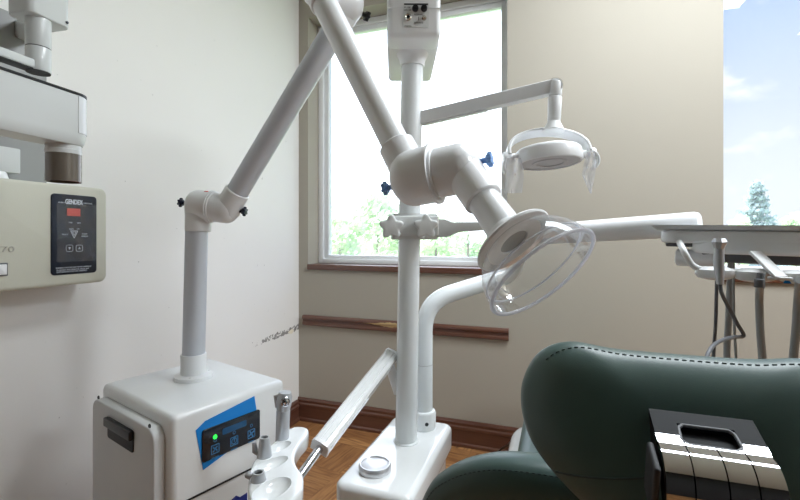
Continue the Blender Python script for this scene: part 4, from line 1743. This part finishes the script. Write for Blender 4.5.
def outline_poly(bm, pts, w, mtx):
    n = len(pts)
    for i in range(n):
        a, c = V((*pts[i], 0)), V((*pts[(i + 1) % n], 0))
        d = c - a
        box(bm, (d.length + w * 0.6, w, 0.0008), mtx @ T(*((a + c) / 2)) @ Matrix.Rotation(math.atan2(d.y, d.x), 4, 'Z'))


outline_poly(b, [(-0.010, 0.010), (0.010, 0.010), (0, -0.011)], 0.0018, xfm(73.7, 234.3, 0.0022))
obj('warning_triangle', b, M['print_w'], fp)
b = NB()
outline_poly(b, [(-0.005, 0.006), (0.005, 0.006), (0, -0.004)], 0.0012, xfm(73.7, 234.0, 0.0022))
obj('triangle_core', b, M['print_w'], fp)
for px in (69.0, 78.8):
    b = NB()
    km = xfm(px, 248.2, 0.0022)
    outline_poly(b, rrect(0.0185, 0.0185, 0.004, 3), 0.0014, km)
    s = 1 if px > 72 else -1
    prism(b, [(-0.004, -0.003 * s), (0.004, -0.003 * s), (0, 0.0045 * s)], 0, 0.0008, km)
    obj('arrow_key', b, M['print_w'], fp)
b = NB()                                                    # loose clear film over the panel
rows = []
rnd = random.Random(11)
for j in range(9):
    rows.append([])
    for i in range(9):
        u = -0.40 + 0.86 * i / 8
        v = 0.38 - 0.72 * j / 8
        rows[-1].append(b.verts.new(fx_ @ V((u * pwd, v * pht, 0.0035 + rnd.uniform(0, 0.004)))))
for a, c in zip(rows, rows[1:]):
    for i in range(8):
        b.faces.new((a[i], a[i + 1], c[i + 1], c[i]))
obj('protective_film', b, M['wrap'], xray, ang=15, label='crinkled clear film')
b = NB()
text(b, '770', 0.021, xfm(4.2, 249.6, 0.0003), 0.0012, w=0.044)
obj('embossed_number', b, M['emboss'], xray)
b = NB()
sw = xfm(0.5, 269.7, 0.0)
prism(b, rrect(0.030, 0.034, 0.003), -0.001, 0.002, sw)
obj('switch_bezel', b, M['hose_d'], xray)
b = NB(); prism(b, rrect(0.023, 0.027, 0.002), 0, 0.006, sw, 0.002)
obj('power_switch', b, M['white'], xray)

# x-ray arm and head
xh = thing('xray_machine', 'white x-ray tube head folded on its wall arm above the control box', 'x-ray machine', (XL, 0.62, 1.30))
vp = 505
hdir = (FW + RT * ((vp - 400) / FPX)).normalized()
hside = V((-hdir.y, hdir.x, 0))
PC = D(63.5, 165, 0.97)
r_h = 0.0415
LEN = 0.40
z1h, z0h = 1.414, 1.322
hmx = axes((PC.x, PC.y, 0), hdir, hside, UP)
hmx_t = hmx


def stadium(r, L, n=14, r2=None):
    pts = []
    for k in range(n + 1):
        a = -PI / 2 + PI * k / n
        pts.append((r * math.cos(a), r * math.sin(a)))
    pts += [(-L, r), (-L, -r)]
    return pts


def tilted_loft(bm, sects, mtx):
    b = bmesh.new()
    R = [[b.verts.new((x, y, z + sl * x)) for x, y in poly] for poly, z, sl in sects]
    n = len(R[0])
    for a, c in zip(R, R[1:]):
        for i in range(n):
            b.faces.new((a[i], a[(i + 1) % n], c[(i + 1) % n], c[i]))
    b.faces.new(R[0][::-1]); b.faces.new(R[-1])
    bmesh.ops.recalc_face_normals(b, faces=b.faces)
    merge(bm, b, mtx)


SL = 0.0
b = NB()
tilted_loft(b, [(stadium(0.0345, LEN), z0h - 0.018, SL), (stadium(0.038, LEN), z0h - 0.012, SL), (stadium(r_h, LEN), z0h + 0.006, SL), (stadium(r_h, LEN), z1h - 0.002, SL), (stadium(r_h - 0.002, LEN), z1h, SL)], hmx)
th = obj('tube_head', b, M['xwhite'], xh)
b = NB()
tilted_loft(b, [(stadium(r_h + 0.001, LEN), z1h - 0.0005, SL), (stadium(r_h + 0.001, LEN), z1h + 0.0045, SL)], hmx)
obj('gasket', b, M['black'], th)
b = NB()
tilted_loft(b, [(stadium(r_h - 0.002, LEN), z1h + 0.004, SL), (stadium(r_h - 0.010, LEN), z1h + 0.006, SL)], hmx)
obj('top_cover', b, M['xwhite'], th)
b = NB()
pts_ = stadium(r_h + 0.0012, 0.0)[:15]
inner = [(x * 0.97, y * 0.97) for x, y in pts_][::-1]
prism(b, pts_ + inner, z0h + 0.008, z1h - 0.003, hmx)
obj('end_cap', b, M['xend'], th, label='glossy white rounded end')
b = NB()
zt3 = z0h - 0.016
zp = D(64, 182, 0.97).z
lathe(b, [(0, zt3 + 0.01), (0.033, zt3 + 0.01), (0.033, zt3 - 0.012), (0.034, zt3 - 0.013), (0.034, zt3 - 0.022), (0.0, zt3 - 0.022)], T(PC.x, PC.y, 0), 44)
obj('cone_collar', b, M['xwhite'], th)
b = NB()
lathe(b, [(0.0, zt3 - 0.020), (0.0335, zt3 - 0.020), (0.0335, zp), (0.031, zp), (0.031, zt3 - 0.024), (0, zt3 - 0.024)], T(PC.x, PC.y, 0), 44)
obj('beam_cone', b, M['smoked'], th, label='short smoked clear cone')
# vertical pivot and arms
PV = D(38.3, 60, 1.02)
dv = 1.02
zpv0, zpv1 = D(38, 72.5, dv).z, D(38, 5, dv).z
b = NB()
cyl(b, V((PV.x, PV.y, zpv0)), V((PV.x, PV.y, D(38, 48.6, dv).z)), 0.0245, 0.0245, 36, 0.002)
cyl(b, V((PV.x, PV.y, D(38, 48.2, dv).z)), V((PV.x, PV.y, zpv1)), 0.0245, 0.0245, 36, 0.002)
obj('pivot_post', b, M['xwhite'], xh)
b = NB(); cyl(b, V((PV.x, PV.y, D(38, 49.2, dv).z)), V((PV.x, PV.y, D(38, 47.6, dv).z)), 0.0238, 0.0238, 36)
obj('pivot_seam', b, M['black'], xh)
b = NB()
am = axes((PV.x, PV.y, (zpv0 + D(38, 62, dv).z) / 2), hdir, hside, UP)
box(b, (0.40, 0.034, (D(38, 62, dv).z - zpv0) * 0.85), am @ T(-0.20, 0.002, 0), 0.004)
lower = obj('lower_arm', b, M['xwhite'], xh)
b = NB()
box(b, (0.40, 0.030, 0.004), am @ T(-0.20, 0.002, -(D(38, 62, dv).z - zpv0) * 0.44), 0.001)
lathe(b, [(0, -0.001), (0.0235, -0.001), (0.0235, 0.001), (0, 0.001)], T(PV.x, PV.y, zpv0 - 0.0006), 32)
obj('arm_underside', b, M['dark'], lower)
b = NB()
um = axes((PV.x, PV.y, 0), hdir, hside, UP)
zu = D(38, 20, dv).z
prism(b, rrect(0.098, 0.075, 0.018, 6), zu, zu + 0.26, um @ T(0.010, 0.010, 0), 0.004)
ub = obj('upper_arm', b, M['xwhite'], xh)
b = NB()
sp = D(62, 14.5, 0.985)
lathe(b, [(0, 0), (0.0035, 0), (0.003, 0.002), (0, 0.002)], frame(um @ V((0.010 + 0.036, -0.0280, D(62, 14.5, dv).z)), -hside), 14)
obj('screw', b, M['navy'], ub)
# wall column and rest block behind the head
c0 = on_plane(20, 170, (XL + 0.05, 0, 0), V((1, 0, 0)))
c1 = on_plane(47, 170, (XL + 0.05, 0, 0), V((1, 0, 0)))
b = NB()
bx(b, XL + 0.001, XL + 0.05, c0.y - 0.05, c1.y, zt2 + 0.001, 1.72, 0.003)
obj('wall_column', b, M['hose'], xh)  # grey colour carries the shade on the column
b = NB()
sweep(b, [V((XL + 0.05, c1.y - 0.06, 1.68)), V((XL + 0.25, c1.y - 0.12, 1.68)), V((PV.x, PV.y, 1.68))], 1.0, section=[(x, y) for x, y in rrect(0.05, 0.04, 0.01, 3)], up=UP)
obj('wall_arm', b, M['xwhite'], xh)
s0_ = on_plane(21, 160, (-1.37, 0, 0), V((1, 0, 0)))
zA, zB = on_plane(21, 149, (-1.37, 0, 0), V((1, 0, 0))).z, on_plane(21, 174, (-1.37, 0, 0), V((1, 0, 0))).z
hbx = thing('exposure_switch_cradle', 'small white block on a disc foot, on top of the x-ray control box', 'switch cradle', (-1.40, s0_.y - 0.06, zt2))
b = NB()
bx(b, -1.405, -1.37, s0_.y - 0.16, s0_.y, zB, zA, 0.004)
obj('cradle_block', b, M['xwhite'], hbx)
b = NB()
cyl(b, V((-1.388, s0_.y - 0.045, zt2)), V((-1.388, s0_.y - 0.045, zB + 0.002)), 0.024, 0.020, 24, 0.003)
obj('cradle_foot', b, M['white'], hbx)

# ------------------------------------------------------------------ light
w = bpy.data.worlds.new('sky')
SC.world = w
N = NT(w)
out = N.n('ShaderNodeOutputWorld')
bg = N.n('ShaderNodeBackground')
tc = N.n('ShaderNodeTexCoord')
sx = N.n('ShaderNodeSeparateXYZ')
N.l(tc.outputs['Generated'], sx.inputs[0])
el = N.smooth(sx.outputs[2], 0.03, 0.55)
blue = N.mix(el, srgb(244, 248, 255), srgb(158, 190, 248))
mp = N.n('ShaderNodeMapping')
mp.inputs['Scale'].default_value = (2.2, 2.2, 3.6)
mp.inputs['Location'].default_value = (0.9, 0.4, 0.7)
N.l(tc.outputs['Generated'], mp.inputs[0])
cn = N.n('ShaderNodeTexNoise')
cn.inputs['Scale'].default_value = 4.5
cn.inputs['Detail'].default_value = 6
N.l(mp.outputs[0], cn.inputs['Vector'])
cf = N.math('MULTIPLY', N.smooth(cn.outputs['Fac'], 0.54, 0.68), 0.75)
skyc = N.mix(cf, blue, (1.1, 1.1, 1.1, 1))
# brighter toward the sun side on the left
lf = N.smooth(sx.outputs[0], -0.30, 0.25, 1.0, 0.0)
hi = N.smooth(sx.outputs[2], 0.42, 0.75)  # high sky above the view, boosted to light the room
skyc = N.mix(N.math('MULTIPLY', lf, 0.82), skyc, (1.18, 1.27, 1.40, 1))
stg = N.math('ADD', N.math('ADD', N.math('MULTIPLY', lf, 2.2), N.math('MULTIPLY', hi, 3.5)), 1.0)
N.l(skyc, bg.inputs[0])
N.l(stg, bg.inputs[1])
N.l(bg.outputs[0], out.inputs[0])


def lamp(kind, name, loc, rot, energy, color=(1, 1, 1), **kw):
    l = bpy.data.lights.new(name, kind)
    l.energy = energy
    l.color = color
    for k, v in kw.items():
        setattr(l, k, v)
    o = bpy.data.objects.new(name, l)
    COL.objects.link(o)
    o.location = loc
    o.rotation_euler = rot
    return o


lamp('SUN', 'sun', (0, -10, 30), (math.radians(48), 0, math.radians(-25)), 7.0, (1, 0.97, 0.92), angle=0.02)
lamp('AREA', 'added_ceiling_fill', (0.62, 1.45, ZC - 0.03), (0, 0, 0), 46, (0.88, 0.945, 1.0), shape='RECTANGLE', size=1.2, size_y=0.6)  # added fill lamps under the ceiling, no visible fixture
lamp('AREA', 'added_ceiling_fill', (2.22, 0.8, ZC - 0.03), (0, 0, 0), 54, (0.88, 0.945, 1.0), shape='RECTANGLE', size=0.8, size_y=0.6)

SC.view_settings.view_transform = 'Standard'
SC.view_settings.look = 'None'
SC.view_settings.exposure = 0.12
